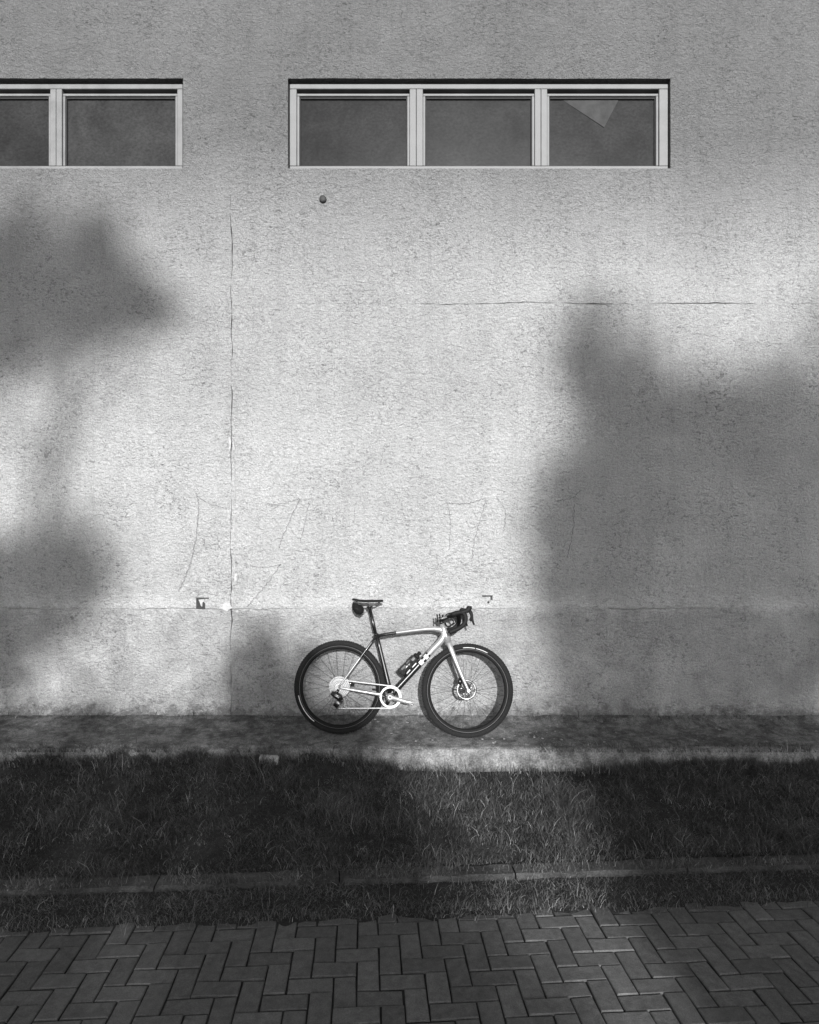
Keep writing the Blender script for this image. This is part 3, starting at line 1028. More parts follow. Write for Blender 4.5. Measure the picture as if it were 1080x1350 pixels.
def make_wheel(hub, mt, front):
    # rim
    bm = bmesh.new()
    lathe_y(bm, hub, [(0.314, -0.0135), (0.316, -0.0145), (0.309, -0.0155), (0.297, -0.013), (0.289, -0.005), (0.289, 0.005), (0.297, 0.013), (0.309, 0.0155), (0.316, 0.0145), (0.314, 0.0135)], 72)
    rim = bpart('wheel', bm, 'rim', bike, mt)
    # tyre with a knobbed tread
    bm = bmesh.new()
    rc, rr = 0.3345, 0.0218
    prof = []
    for k in range(16):
        a = 2 * math.pi * k / 16
        prof.append((rc + rr * math.cos(a), rr * math.sin(a)))
    lathe_y(bm, hub, prof, 96)
    for k in range(110):
        a = 2 * math.pi * k / 110
        for yy, rad in ((-0.0125, 0.0172), (0.0, 0.0210), (0.0125, 0.0172)):
            aa = a + (0.5 if yy == 0 else 0) * 2 * math.pi / 110
            r0 = rc + rad
            m4 = Matrix.Translation((hub.x, hub.y, hub.z)) @ Matrix.Rotation(-aa, 4, 'Y') @ Matrix.Translation((r0, yy, 0))
            vs_ = [bm.verts.new(m4 @ Vector((dx, dy, dz))) for dx in (-0.002, 0.0026) for dy in (-0.004, 0.004) for dz in (-0.0058, 0.0058)]
            for f in ((0, 1, 3, 2), (4, 6, 7, 5), (0, 4, 5, 1), (2, 3, 7, 6), (0, 2, 6, 4), (1, 5, 7, 3)):
                bm.faces.new([vs_[i] for i in f])
    bpart('tyre', bm, 'tyre', rim, mt)
    # reflective strip on the sidewall, camera side
    bm = bmesh.new()
    aA, aB = (R(62), R(97)) if front else (R(193), R(235))
    for (s0, s1) in (((aA, aA + (aB - aA) * 0.48), (aA + (aB - aA) * 0.52, aB)) if front else ((aA, aB),)):
        lathe_y(bm, hub, [(0.3215, -0.0205), (0.3265, -0.0235), (0.3270, -0.0225), (0.3225, -0.0195)], 14, s0, s1)
    bpart('reflective_strip', bm, 'reflect', rim, mt)
    # thin bright bead line along the rim edge
    bm = bmesh.new()
    lathe_y(bm, hub, [(0.3120, -0.0160), (0.3145, -0.0162), (0.3145, -0.0150), (0.3120, -0.0150)], 72)
    bpart('rim_edge', bm, 'gear_dark', rim, mt)
    # hub
    bm = bmesh.new()
    lathe_y(bm, hub, [(0.0, -0.058), (0.009, -0.058), (0.010, -0.036), (0.022, -0.034), (0.022, -0.030), (0.013, -0.026), (0.011, 0.0), (0.013, 0.026), (0.022, 0.030), (0.022, 0.034), (0.010, 0.036), (0.009, 0.058), (0.0, 0.058)], 20, closed_prof=False)
    bpart('hub', bm, 'steel' if front else 'carbon', rim, mt)
    # spokes
    ns = 24
    for k in range(ns):
        a = 2 * math.pi * (k + 0.5) / ns
        side = -1 if k % 2 else 1
        tw = R(50) * (1 if (k // 2) % 2 else -1)
        p0_ = hub + Vector((0.021 * math.cos(a + tw), side * 0.031, 0.021 * math.sin(a + tw)))
        p1_ = hub + Vector((0.291 * math.cos(a), side * 0.003, 0.291 * math.sin(a)))
        bm = bmesh.new()
        sweep(bm, [p0_, p1_], 0.00125, 5)
        bpart('spoke', bm, 'spoke', rim, mt)
    # brake disc on the far side
    bm = bmesh.new()
    lathe_y(bm, hub, [(0.080, 0.047), (0.062, 0.047), (0.062, 0.049), (0.080, 0.049)], 40)
    for k in range(5):
        a = 2 * math.pi * k / 5
        pa = hub + Vector((0.016 * math.cos(a), 0.048, 0.016 * math.sin(a)))
        pb = hub + Vector((0.064 * math.cos(a + 0.5), 0.048, 0.064 * math.sin(a + 0.5)))
        sweep(bm, [pa, pb], (0.0045, 0.001), 6, flat=(0, 1, 0))
    disc_y(bm, hub, 0.022, 0.044, 0.052, 16)
    bpart('disc_rotor', bm, 'steel', rim, mt)
    return rim

wr = make_wheel(HUB_R, None, False)
wf = make_wheel(HUB_F, STEER, True)
tag(wf, 'front wheel turned slightly towards the wall')

# cassette: stack of sprockets, largest inboard
for k in range(10):
    r = 0.083 - 0.0058 * k
    y = -0.019 - 0.0036 * k
    bm = bmesh.new()
    nT = int(r * 2 * math.pi / 0.0127)
    prof_out, prof_in = [], []
    A, B, Ai, Bi = [], [], [], []
    for q in range(nT * 2):
        a = math.pi * q / nT
        rr = r + (0.003 if q % 2 else -0.001)
        ri = max(0.016, r - 0.012) if k < 5 else 0.014
        for lst, rad, yy in ((A, rr, y), (B, rr, y - 0.0018), (Ai, ri, y), (Bi, ri, y - 0.0018)):
            lst.append(bm.verts.new((HUB_R.x + rad * math.cos(a), yy, HUB_R.z + rad * math.sin(a))))
    N = nT * 2
    for q in range(N):
        w_ = (q + 1) % N
        bm.faces.new((A[q], A[w_], B[w_], B[q]))
        bm.faces.new((B[q], B[w_], Bi[w_], Bi[q]))
        bm.faces.new((A[q], Ai[q], Ai[w_], A[w_]))
        bm.faces.new((Ai[q], Bi[q], Bi[w_], Ai[w_]))
    bpart('sprocket', bm, 'chrome' if k % 2 else 'gear_dark', wr)
bm = bmesh.new()
lathe_y(bm, HUB_R, [(0.0, -0.060), (0.012, -0.060), (0.015, -0.056), (0.018, -0.02), (0.050, -0.0165), (0.048, -0.0145), (0.0, -0.012)], 24, closed_prof=False)
bpart('cassette_body', bm, 'carbon', wr)

# frame: one monocoque, silver with black sections
ST_T = P(496.6, 838.5)
BB = P(515.3, 918.0)
bm = bmesh.new()
hdir = (HT_B - HT_T)
sweep(bm, [HT_T, HT_T + hdir * 0.3, HT_T + hdir * 0.6, HT_B], [(0.0195, 0.020), (0.021, 0.021), (0.025, 0.023), (0.0285, 0.025)], 20, flat=(0, 1, 0))
# top tube: black behind, silver ahead, widening into the head
tt = [ST_T + Vector((0.0, 0, -0.002)), P(509, 836.2), P(522.6, 834.2), P(523, 834.1), P(545, 831.2), P(562, 829.2), P(573, 828.8), P(581, 830.0), P(586, 834)]
tr = [(0.0135, 0.016), (0.0135, 0.018), (0.0135, 0.019), (0.0135, 0.019), (0.0138, 0.020), (0.0155, 0.021), (0.019, 0.021), (0.024, 0.021), (0.022, 0.019)]
sweep(bm, tt, tr, 18, flat=(0, 1, 0), mat_fn=lambda i: 1 if i < 2 else 0)
# gusset and down tube
dt_ctrl = [P(583.5, 829), P(585.0, 838), P(580.5, 846), P(573, 853.8), P(566.5, 860.8), P(559, 869.2), P(548, 881.5), P(536, 894.5), P(524, 907.5), P(516.5, 916)]
dt_r = [(0.016, 0.018), (0.024, 0.021), (0.0265, 0.023), (0.0255, 0.024), (0.0250, 0.025), (0.0245, 0.026), (0.0245, 0.027), (0.0245, 0.028), (0.0250, 0.030), (0.0250, 0.030)]
dp, dr = smooth_pts(dt_ctrl, 4, dt_r)
sweep(bm, dp, dr, 20, flat=(0, 1, 0), mat_fn=lambda i: 1 if i >= 21 else 0)
# seat tube, black
sweep(bm, [ST_T + Vector((-0.003, 0, 0.012)), P(500.5, 853), P(506.5, 878), P(511.5, 899), BB], [(0.0175, 0.0175), (0.0165, 0.0165), (0.0170, 0.017), (0.019, 0.022), (0.020, 0.028)], 18, flat=(0, 1, 0), mi=1)
# bottom bracket shell
lathe_y(bm, BB, [(0.0, -0.043), (0.025, -0.043), (0.027, -0.036), (0.027, 0.036), (0.025, 0.043), (0.0, 0.043)], 20, mi=1, closed_prof=False)
# stays
for sgn in (-1, 1):
    a = off(P(495.5, 839.5), sgn * 0.012)
    d_ = off(HUB_R, sgn * 0.067)
    q = lambda t: a.lerp(d_, t)
    pts = [a, off(q(0.12), sgn * 0.024), off(q(0.30), sgn * 0.038), off(q(0.42), sgn * 0.044), off(q(0.43), sgn * 0.0445), off(q(0.7), sgn * 0.057), off(q(0.93), sgn * 0.066), d_]
    sweep(bm, pts, [(0.010, 0.009), (0.0085, 0.008), (0.0075, 0.0075), (0.007, 0.0075), (0.007, 0.0075), (0.0065, 0.007), (0.007, 0.006), (0.009, 0.005)], 10, flat=(0, 1, 0), mat_fn=lambda i: 1 if i < 3 else 0)
    a2 = off(P(511, 916.6), sgn * 0.034)
    pts = [a2, off(a2.lerp(d_, 0.15), sgn * 0.042), off(a2.lerp(d_, 0.4), sgn * 0.052), off(a2.lerp(d_, 0.75), sgn * 0.064), off(a2.lerp(d_, 0.95), sgn * 0.068), d_]
    sweep(bm, pts, [(0.015, 0.010), (0.013, 0.009), (0.0105, 0.008), (0.0095, 0.008), (0.011, 0.006), (0.012, 0.005)], 10, flat=(0, 1, 0))
    disc_y(bm, d_, 0.013, sgn * 0.064, sgn * 0.071, 14)
frame = bpart('frame', bm, ['silver', 'carbon'])
# letter blocks across the down tube (illegible at this size), and one painted highlight line
def decal(t0, t1, a0, a1, mat, lift=0.0012):
    """curved patch on the camera side of the down tube; t = control-point parameter, a = angle across (deg)"""
    bm = bmesh.new()
    rows = []
    for i in range(4):
        t = t0 + (t1 - t0) * i / 3
        k = min(len(dp) - 2, int(t * 4)); fr = t * 4 - k
        p = dp[k].lerp(dp[k + 1], fr)
        tg = (dp[k + 1] - dp[k]).normalized()
        up = Vector((-tg.z, 0, tg.x))
        if up.z < 0: up = -up
        ra = dr[k][0] + lift; rb = dr[k][1] + lift
        rows.append([bm.verts.new(p + up * math.sin(R(a)) * ra + Vector((0, -1, 0)) * math.cos(R(a)) * rb) for a in np.linspace(a0, a1, 6)])
    for i in range(3):
        for j in range(5):
            bm.faces.new((rows[i][j], rows[i + 1][j], rows[i + 1][j + 1], rows[i][j + 1])).smooth = True
    bpart('lettering_highlight', bm, mat, frame)
decal(4.15, 4.42, 22, 60, 'carbon')
decal(4.15, 4.42, -55, -14, 'carbon')
decal(4.42, 4.80, -40, 40, 'white')
decal(4.86, 5.13, 20, 62, 'carbon')
decal(4.86, 5.13, -60, -16, 'carbon')
decal(5.16, 5.50, -44, 38, 'white')
decal(5.62, 8.3, 2, 9, 'steel')  # thin bright strip: a highlight painted along the black tube

# fork (turned with the wheel)
bm = bmesh.new()
CR = HT_B + (HT_B - HT_T).normalized() * 0.012
sweep(bm, [HT_B - ST_AX * 0.001, CR + Vector((0.004, 0, -0.006))], [(0.0280, 0.027), (0.026, 0.034)], 18, flat=(0, 1, 0))
for sgn in (-1, 1):
    f0 = off(CR + Vector((0.0, 0, 0.006)), sgn * 0.020)
    dO = off(HUB_F, sgn * 0.056)
    axd = -ST_AX
    f1 = off(CR + axd * 0.06 + Vector((0.004, 0, 0)), sgn * 0.040)
    f2 = off(CR.lerp(HUB_F, 0.48) + Vector((-0.004, 0, 0)), sgn * 0.047)
    f3 = off(CR.lerp(HUB_F, 0.80) + Vector((-0.003, 0, 0)), sgn * 0.053)
    pp, pr = smooth_pts([f0, f1, f2, f3, dO], 4, [(0.020, 0.014), (0.0195, 0.0105), (0.0150, 0.0095), (0.0115, 0.009), (0.010, 0.007)])
    sweep(bm, pp, pr, 12, flat=(0, 1, 0))
    disc_y(bm, dO, 0.012, sgn * 0.052, sgn * 0.062, 14)
fork = bpart('fork', bm, ['silver', 'carbon'], bike, STEER)
bm = bmesh.new()
disc_y(bm, off(HUB_F, 0), 0.0055, -0.066, 0.066, 10)
bpart('axle', bm, 'steel', fork, STEER)
# brake calipers
bm = bmesh.new()
c = CR.lerp(HUB_F, 0.80)
sweep(bm, [off(c + Vector((-0.020, 0, 0.02)), 0.052), off(c + Vector((-0.022, 0, -0.012)), 0.052), off(c + Vector((-0.018, 0, -0.032)), 0.052)], [(0.012, 0.016), (0.020, 0.018), (0.012, 0.014)], 10, flat=(0, 1, 0))
bpart('brake_caliper', bm, 'carbon', bike, STEER)
bm = bmesh.new()
c = HUB_R + Vector((0.075, 0, 0.020))
sweep(bm, [off(c + Vector((-0.03, 0, 0.018)), 0.052), off(c, 0.052), off(c + Vector((0.032, 0, -0.012)), 0.052)], [(0.010, 0.014), (0.017, 0.017), (0.010, 0.012)], 10, flat=(0, 1, 0))
bpart('brake_caliper', bm, 'carbon', bike)

# seat post, clamp, saddle
SP_T = P(487.2, 800.5)
bm = bmesh.new()
sweep(bm, [ST_T + Vector((0.001, 0, -0.02)), SP_T], 0.0138, 16)
sweep(bm, [SP_T + Vector((-0.022, 0, -0.003)), SP_T + Vector((0.0, 0, 0.004)), SP_T + Vector((0.024, 0, 0.003))], [(0.006, 0.012), (0.013, 0.020), (0.006, 0.012)], 10, flat=(0, 1, 0))
bpart('seat_post', bm, 'carbon')
bm = bmesh.new()
dps = (ST_T - BB).normalized()
sweep(bm, [ST_T + dps * 0.004, ST_T + dps * 0.020], [(0.0195, 0.0195), (0.0185, 0.0185)], 18, flat=(0, 1, 0))
sweep(bm, [off(ST_T + dps * 0.012 + Vector((-0.022, 0, 0)), -0.01), off(ST_T + dps * 0.012 + Vector((-0.022, 0, 0)), 0.01)], 0.007, 10)
bpart('seat_clamp', bm, 'carbon')
# saddle: lofted shell
sa0, sa1 = P(465.5, 792.0), P(505, 793.2)
bm = bmesh.new()
secs = []
for i in range(13):
    t = i / 12
    c = sa0.lerp(sa1, t)
    wd = 0.071 * (1 - t) ** 0.55 * (1 - 0.15 * (1 - t) ** 6) + 0.019 * t ** 0.3
    wd = 0.019 + (0.072 - 0.019) * (1 / (1 + math.exp((t - 0.38) * 11)))
    if i == 0: wd *= 0.86
    if i == 12: wd *= 0.6
    hz = 0.010 - 0.010 * math.sin(math.pi * min(1, t * 1.1)) * 0.5 + (0.004 if t < 0.15 else 0)
    th = 0.016 if 0 < i < 12 else 0.010
    ring = []
    for k in range(14):
        a = 2 * math.pi * k / 14
        cx_, cz_ = math.cos(a), math.sin(a)
        droop = -0.012 * abs(cx_) ** 3 if cz_ > -0.2 else -0.012 * abs(cx_) ** 3
        ring.append(bm.verts.new((c.x, cx_ * wd, c.z + hz + droop + (0.006 if cz_ > 0 else th * 0.9) * cz_)))
    secs.append(ring)
for i in range(12):
    for k in range(14):
        bm.faces.new((secs[i][k], secs[i][(k + 1) % 14], secs[i + 1][(k + 1) % 14], secs[i + 1][k])).smooth = True
bm.faces.new(secs[0]); bm.faces.new(secs[-1])
saddle = bpart('saddle', bm, 'rubber')
for sgn in (-1, 1):
    bm = bmesh.new()
    pts = smooth_pts([sa0 + Vector((0.025, sgn * 0.024, -0.008)), sa0 + Vector((0.07, sgn * 0.022, -0.032)), sa0 + Vector((0.14, sgn * 0.022, -0.034)), sa0 + Vector((0.195, sgn * 0.014, -0.016)), sa0 + Vector((0.222, sgn * 0.006, -0.002))], 5)
    sweep(bm, pts, 0.0036, 8)
    bpart('saddle_rail', bm, 'carbon', saddle)
# saddle bag: rolled tool pouch strapped under the rear of the saddle
bm = bmesh.new()
bctr = [P(469.5, 795), P(470, 800), P(474, 804.5), P(477.5, 808.2)]
pp, pr = smooth_pts(bctr, 4, [(0.028, 0.034), (0.037, 0.050), (0.040, 0.052), (0.020, 0.036)])
sweep(bm, pp, pr, 16, flat=(0, 1, 0))
bag = bpart('saddle_bag', bm, 'bag')
bm = bmesh.new()
sweep(bm, [pp[6] + Vector((0, 0, 0.003)), pp[6] - Vector((0.004, 0, 0.010))], [(0.0405, 0.054), (0.0415, 0.054)], 16, flat=(0, 1, 0))
bpart('strap', bm, 'rubber', bag)

# stem, spacers, handlebar
ctop = HT_T + ST_AX * 0.050
CLAMP = P(593.5, 812.0)
bm = bmesh.new()
sweep(bm, [HT_T + ST_AX * 0.001, HT_T + ST_AX * 0.022], [(0.0205, 0.0205), (0.0185, 0.0185)], 16, flat=(0, 1, 0))
sweep(bm, [HT_T + ST_AX * 0.0225, ctop], 0.0180, 16)
sweep(bm, [HT_T + ST_AX * 0.036 - Vector((0.015, 0, 0)), HT_T + ST_AX * 0.036 + Vector((0.02, 0, 0.004)), CLAMP], [(0.019, 0.021), (0.017, 0.018), (0.018, 0.023)], 14, flat=(0, 1, 0))
stem = bpart('stem', bm, 'carbon', bike, STEER)
# steering shifts the near side ahead by about 6 px; outline measured on the near side
def HB(px, py):
    p = P(px - 3.6, py, -0.172)
    return p
sideprof = [HB(597, 811.0), HB(605, 808.6), HB(611.5, 809.5), HB(614.3, 814.0), HB(613.8, 821.0), HB(609.0, 827.0), HB(601.5, 831.2), HB(592.5, 834.8)]
lat = [0.160, 0.167, 0.171, 0.173, 0.176, 0.179, 0.182, 0.185]
bm = bmesh.new()
ctr = []
for p, l in zip(reversed(sideprof), reversed(lat)):
    ctr.append(Vector((p.x, -l, p.z)))
mid = [Vector((CLAMP.x + 0.012, -0.145, CLAMP.z + 0.004)), Vector((CLAMP.x, -0.08, CLAMP.z)), Vector((CLAMP.x, 0, CLAMP.z)), Vector((CLAMP.x, 0.08, CLAMP.z)), Vector((CLAMP.x + 0.012, 0.145, CLAMP.z + 0.004))]
right = [Vector((p.x, -p.y, p.z)) for p in reversed(ctr)]
allp = smooth_pts(ctr + mid + right, 5)
sweep(bm, allp, 0.0170, 12)
bar = bpart('handlebar', bm, 'rubber', bike, STEER)
for sgn in (-1, 1):
    def H(px, py, l=0.172):
        p = HB(px, py)
        return Vector((p.x, sgn * l, p.z))
    bm = bmesh.new()
    pp, pr = smooth_pts([H(608, 808.8), H(613.5, 807.0), H(617.5, 805.2), H(619.4, 802.2), H(619.8, 800.0)], 4, [(0.018, 0.016), (0.019, 0.019), (0.0205, 0.019), (0.0215, 0.018), (0.016, 0.014)])
    sweep(bm, pp, pr, 14, flat=(0, 1, 0))
    hood = bpart('brake_hood', bm, 'rubber', bike, STEER)
    bm = bmesh.new()
    pp, pr = smooth_pts([H(618.8, 805.5), H(621.6, 809), H(622.9, 814.5), H(624.0, 820), H(626.0, 825.0)], 4, [(0.015, 0.008), (0.014, 0.008), (0.0115, 0.008), (0.009, 0.008), (0.006, 0.006)])
    sweep(bm, pp, pr, 10, flat=(0, 1, 0))
    sweep(bm, [H(621.8, 814.5), H(620.8, 818.0), H(621.8, 820.5)], [(0.006, 0.010), (0.010, 0.012), (0.004, 0.008)], 8, flat=(0, 1, 0))
    bpart('brake_lever', bm, 'rubber', hood, STEER)
    # hose from the hood under the tape into the headset
    bm = bmesh.new()
    pts = smooth_pts([Vector((CLAMP.x + 0.012, sgn * 0.07, CLAMP.z - 0.008)), Vector((CLAMP.x + 0.035, sgn * 0.055, CLAMP.z - 0.05)), Vector((HT_T.x + 0.045, sgn * 0.028, HT_T.z - 0.02)), Vector((HT_T.x + 0.022, sgn * 0.012, HT_T.z + 0.012))], 6)
    sweep(bm, pts, 0.0042, 8)
    bpart('brake_hose', bm, 'rubber', bike, STEER)
# mount with bell and computer on the bar
bm = bmesh.new()
sweep(bm, [P(577.5, 816.5, -0.045), P(589, 813.5, -0.045)], [(0.007, 0.012), (0.007, 0.012)], 10, flat=(0, 1, 0))
mount = bpart('bar_mount', bm, 'crank', bike)
bm = bmesh.new()
for (px, y0_, y1_) in ((576.3, 820.5, 809.8), (579.6, 817, 809.2)):
    sweep(bm, [P(px + 0.8, y0_, -0.045), P(px, y1_, -0.045)], [(0.0055, 0.016), (0.0055, 0.016)], 8, flat=(0, 1, 0))
bpart('computer', bm, 'rubber', mount)
bm = bmesh.new()
sweep(bm, [P(583.8, 811.8, -0.05), P(583.8, 810.4, -0.05)], [0.011, 0.006], 10)
sweep(bm, [P(583, 814, -0.05), P(584, 811.6, -0.05)], [0.006, 0.006], 8)
bpart('bell', bm, 'rubber', mount)

# drivetrain
bm = bmesh.new()
nT = 40
A, B, Ai, Bi = [], [], [], []
for q in range(nT * 2):
    a = math.pi * q / nT
    rr = 0.0835 if q % 2 else 0.0795
    for lst, rad, yy in ((A, rr, -0.0465), (B, rr, -0.050), (Ai, 0.0665, -0.0465), (Bi, 0.0665, -0.050)):
        lst.append(bm.verts.new((BB.x + rad * math.cos(a), yy, BB.z + rad * math.sin(a))))
N = nT * 2
for q in range(N):
    w_ = (q + 1) % N
    bm.faces.new((A[q], A[w_], B[w_], B[q])); bm.faces.new((B[q], B[w_], Bi[w_], Bi[q]))
    bm.faces.new((A[q], Ai[q], Ai[w_], A[w_])); bm.faces.new((Ai[q], Bi[q], Bi[w_], Ai[w_]))
crankset = bpart('chainring', bm, 'chain')
CE = P(541.0, 926.8, -0.07)
bm = bmesh.new()
for k in range(4):
    a = R(-20 + 90 * k)
    sweep(bm, [off(BB, -0.050), off(BB, -0.050) + Vector((0.067 * math.cos(a), 0, 0.067 * math.sin(a)))], [(0.016, 0.004), (0.009, 0.003)], 8, flat=(0, 1, 0))
disc_y(bm, BB, 0.030, -0.046, -0.056, 20)
bpart('spider', bm, 'carbon', crankset)
bm = bmesh.new()
pp, pr = smooth_pts([off(BB, -0.060), off(BB.lerp(CE, 0.35), -0.066), off(BB.lerp(CE, 0.8), -0.073), off(CE, -0.074)], 4, [(0.0195, 0.010), (0.0175, 0.009), (0.0150, 0.008), (0.0150, 0.008)])
sweep(bm, pp, pr, 12, flat=(0, 1, 0))
disc_y(bm, BB, 0.0165, -0.056, -0.071, 18); disc_y(bm, CE, 0.0125, -0.066, -0.081, 16)
cr1 = bpart('crank_arm', bm, 'crank')
bm = bmesh.new()
disc_y(bm, BB, 0.0095, -0.0715, -0.0735, 14)
bpart('crank_bolt', bm, 'carbon', cr1)
bm = bmesh.new()
CE2 = BB + (BB - off(CE, 0)); CE2.y = 0.074
CE2 = Vector((2 * BB.x - CE.x, 0.074, 2 * BB.z - CE.z))
sweep(bm, [off(BB, 0.060), off(BB.lerp(CE2, 0.5), 0.068), CE2], [(0.0165, 0.009), (0.0125, 0.008), (0.0125, 0.007)], 12, flat=(0, 1, 0))
bpart('crank_arm', bm, 'carbon')
for (cc, s) in ((CE, -1), (CE2, 1)):
    bm = bmesh.new()
    sweep(bm, [off(cc, s * 0.082), off(cc, s * 0.125)], 0.005, 8)
    c0 = off(cc, s * 0.110)
    sweep(bm, [c0 + Vector((-0.024, 0, -0.004)), c0 + Vector((-0.010, 0, 0)), c0 + Vector((0.012, 0, -0.002)), c0 + Vector((0.030, 0, -0.008))], [(0.004, 0.014), (0.007, 0.018), (0.007, 0.018), (0.004, 0.022)], 8, flat=(0, 1, 0))
    bpart('pedal', bm, 'crank')
# chain: links along the loop
TA = Vector((HUB_R.x + 0.012, -0.040, HUB_R.z + 0.058))
DP = P(441.5, 931.5, -0.040)
loop = []
top0 = Vector((HUB_R.x + 0.045, -0.042, HUB_R.z + 0.042))
seq = []
for a in np.linspace(150, 62, 8):
    seq.append(Vector((HUB_R.x + 0.060 * math.cos(R(a)), -0.038, HUB_R.z + 0.060 * math.sin(R(a)))))
top_end = BB + Vector((0, 0, 0.0835)); 
for k in range(1, 12):
    t = k / 12
    p = seq[7].lerp(Vector((BB.x - 0.006, -0.048, BB.z + 0.0835)), t)
    seq.append(p)
for a in np.linspace(92, -92, 22):
    seq.append(Vector((BB.x + 0.0835 * math.cos(R(a)), -0.0485, BB.z + 0.0835 * math.sin(R(a)))))
for k in range(1, 15):
    t = k / 15
    seq.append(Vector((BB.x - 0.004, -0.0485, BB.z - 0.0835)).lerp(Vector((DP.x, -0.042, DP.z - 0.014)), t))
bm = bmesh.new()
sweep(bm, seq, [(0.0048, 0.0034)] * len(seq), 8, flat=(0, 1, 0))
bpart('chain', bm, 'chain')
# rear derailleur
bm = bmesh.new()
sweep(bm, [off(HUB_R + Vector((0.002, 0, -0.012)), -0.074), P(444.5, 912, -0.074), P(440, 915.5, -0.074)], [(0.010, 0.006), (0.010, 0.008), (0.014, 0.012)], 10, flat=(0, 1, 0))
sweep(bm, [P(437, 913.5, -0.07), P(443, 916.5, -0.072), P(448, 919.5, -0.068), P(450.5, 923, -0.062)], [(0.016, 0.013), (0.026, 0.018), (0.025, 0.018), (0.015, 0.012)], 12, flat=(0, 1, 0))
der = bpart('rear_derailleur', bm, 'carbon')
bm = bmesh.new()
UP = P(449.5, 922.5, -0.045)
for yy in (-0.036, -0.052):
    sweep(bm, [off(UP, yy), off(UP.lerp(DP, 0.5), yy) + Vector((-0.004, 0, -0.003)), off(DP, yy)], [(0.023, 0.0015), (0.021, 0.0015), (0.021, 0.0015)], 12, flat=(0, 1, 0))
disc_y(bm, UP, 0.020, -0.042, -0.046, 16); disc_y(bm, DP, 0.020, -0.042, -0.046, 16)
bpart('derailleur_cage', bm, 'carbon', der)
bm = bmesh.new()
sweep(bm, [P(441.5, 917.2, -0.088), P(447, 919.8, -0.086)], [(0.003, 0.002), (0.003, 0.002)], 8, flat=(0, 1, 0))
bpart('derailleur_plate', bm, 'white', der)

# bottle in its cage on the down tube: the bottle is a thing of its own
b0, b1 = P(528.0, 888.0), P(548.6, 866.0)
bd = (b1 - b0).normalized()
bottle = empty('water_bottle', (0, 0, 0), 'smoky dark water bottle held in the bicycle frame', 'bottle')
bottle.matrix_world = BMAT
bm = bmesh.new()
Lb = (b1 - b0).length
prof_t = [(0.0, 0.030), (0.004, 0.036), (Lb * 0.45, 0.0365), (Lb * 0.55, 0.031), (Lb * 0.66, 0.031), (Lb * 0.74, 0.0365), (Lb * 0.92, 0.036), (Lb, 0.024)]
sweep(bm, [b0 + bd * t for t, r in prof_t], [r for t, r in prof_t], 18)
bpart('bottle_body', bm, 'bottle', bottle)
bm = bmesh.new()
cap = [(Lb - 0.001, 0.027), (Lb + 0.016, 0.027), (Lb + 0.022, 0.016), (Lb + 0.030, 0.012), (Lb + 0.034, 0.016), (Lb + 0.046, 0.015), (Lb + 0.050, 0.008)]
sweep(bm, [b0 + bd * t for t, r in cap], [r for t, r in cap], 16)
bpart('bottle_cap', bm, 'rubber', bottle)
upb = Vector((-bd.z, 0, bd.x))
for (t, aa, w_, l_) in ((0.30, 25, 12, 0.022), (0.62, 35, 10, 0.02), (0.86, 10, 14, 0.014)):
    bm = bmesh.new()
    rows = []
    for i in range(3):
        c = b0 + bd * (Lb * t + l_ * (i - 1))
        rr = 0.0372 if t != 0.62 else 0.0335
        rows.append([bm.verts.new(c + upb * math.sin(R(a)) * rr + Vector((0, -1, 0)) * math.cos(R(a)) * rr) for a in np.linspace(aa - w_, aa + w_, 5)])
    for i in range(2):
        for j in range(4):
            bm.faces.new((rows[i][j], rows[i + 1][j], rows[i + 1][j + 1], rows[i][j + 1]))
    bpart('printed_mark', bm, 'bottle_print', bottle)
# cage
bm = bmesh.new()
dn_ = -upb if upb.z > 0 else upb
for sgn in (-1, 1):
    pts = smooth_pts([b0 + bd * 0.0 + dn_ * 0.038 + Vector((0, sgn * 0.008, 0)), b0 + bd * (Lb * 0.35) + Vector((0, sgn * 0.037, 0)) + dn_ * 0.012, b0 + bd * (Lb * 0.68) + Vector((0, sgn * 0.034, 0)) - dn_ * 0.008, b0 + bd * (Lb * 0.72) + dn_ * 0.036 + Vector((0, sgn * 0.010, 0))], 6)
    sweep(bm, pts, (0.0045, 0.003), 8)
sweep(bm, [b0 + dn_ * 0.038 + bd * 0.005, b0 + bd * (Lb * 0.8) + dn_ * 0.038], [(0.003, 0.010), (0.003, 0.010)], 8, flat=(0, 1, 0))
cage = bpart('bottle_cage', bm, 'carbon')
for (x0_, y0_, x1_, y1_) in ((536.3, 888.3, 540.8, 883.0), (543.6, 880.0, 549.0, 874.2)):
    bm = bmesh.new()
    sweep(bm, [P(x0_, y0_, -0.034), P(x1_, y1_, -0.034)], [(0.0050, 0.002), (0.0050, 0.002)], 6, flat=(0, 1, 0))
    bpart('cage_label', bm, 'white', cage)

# ------------------------------------------------------------------ trees and added unseen shrubs across the path (behind the viewer); their shade falls on the wall
def shade(X, Z, t):
    return Vector((X, 0, Z)) + S * t

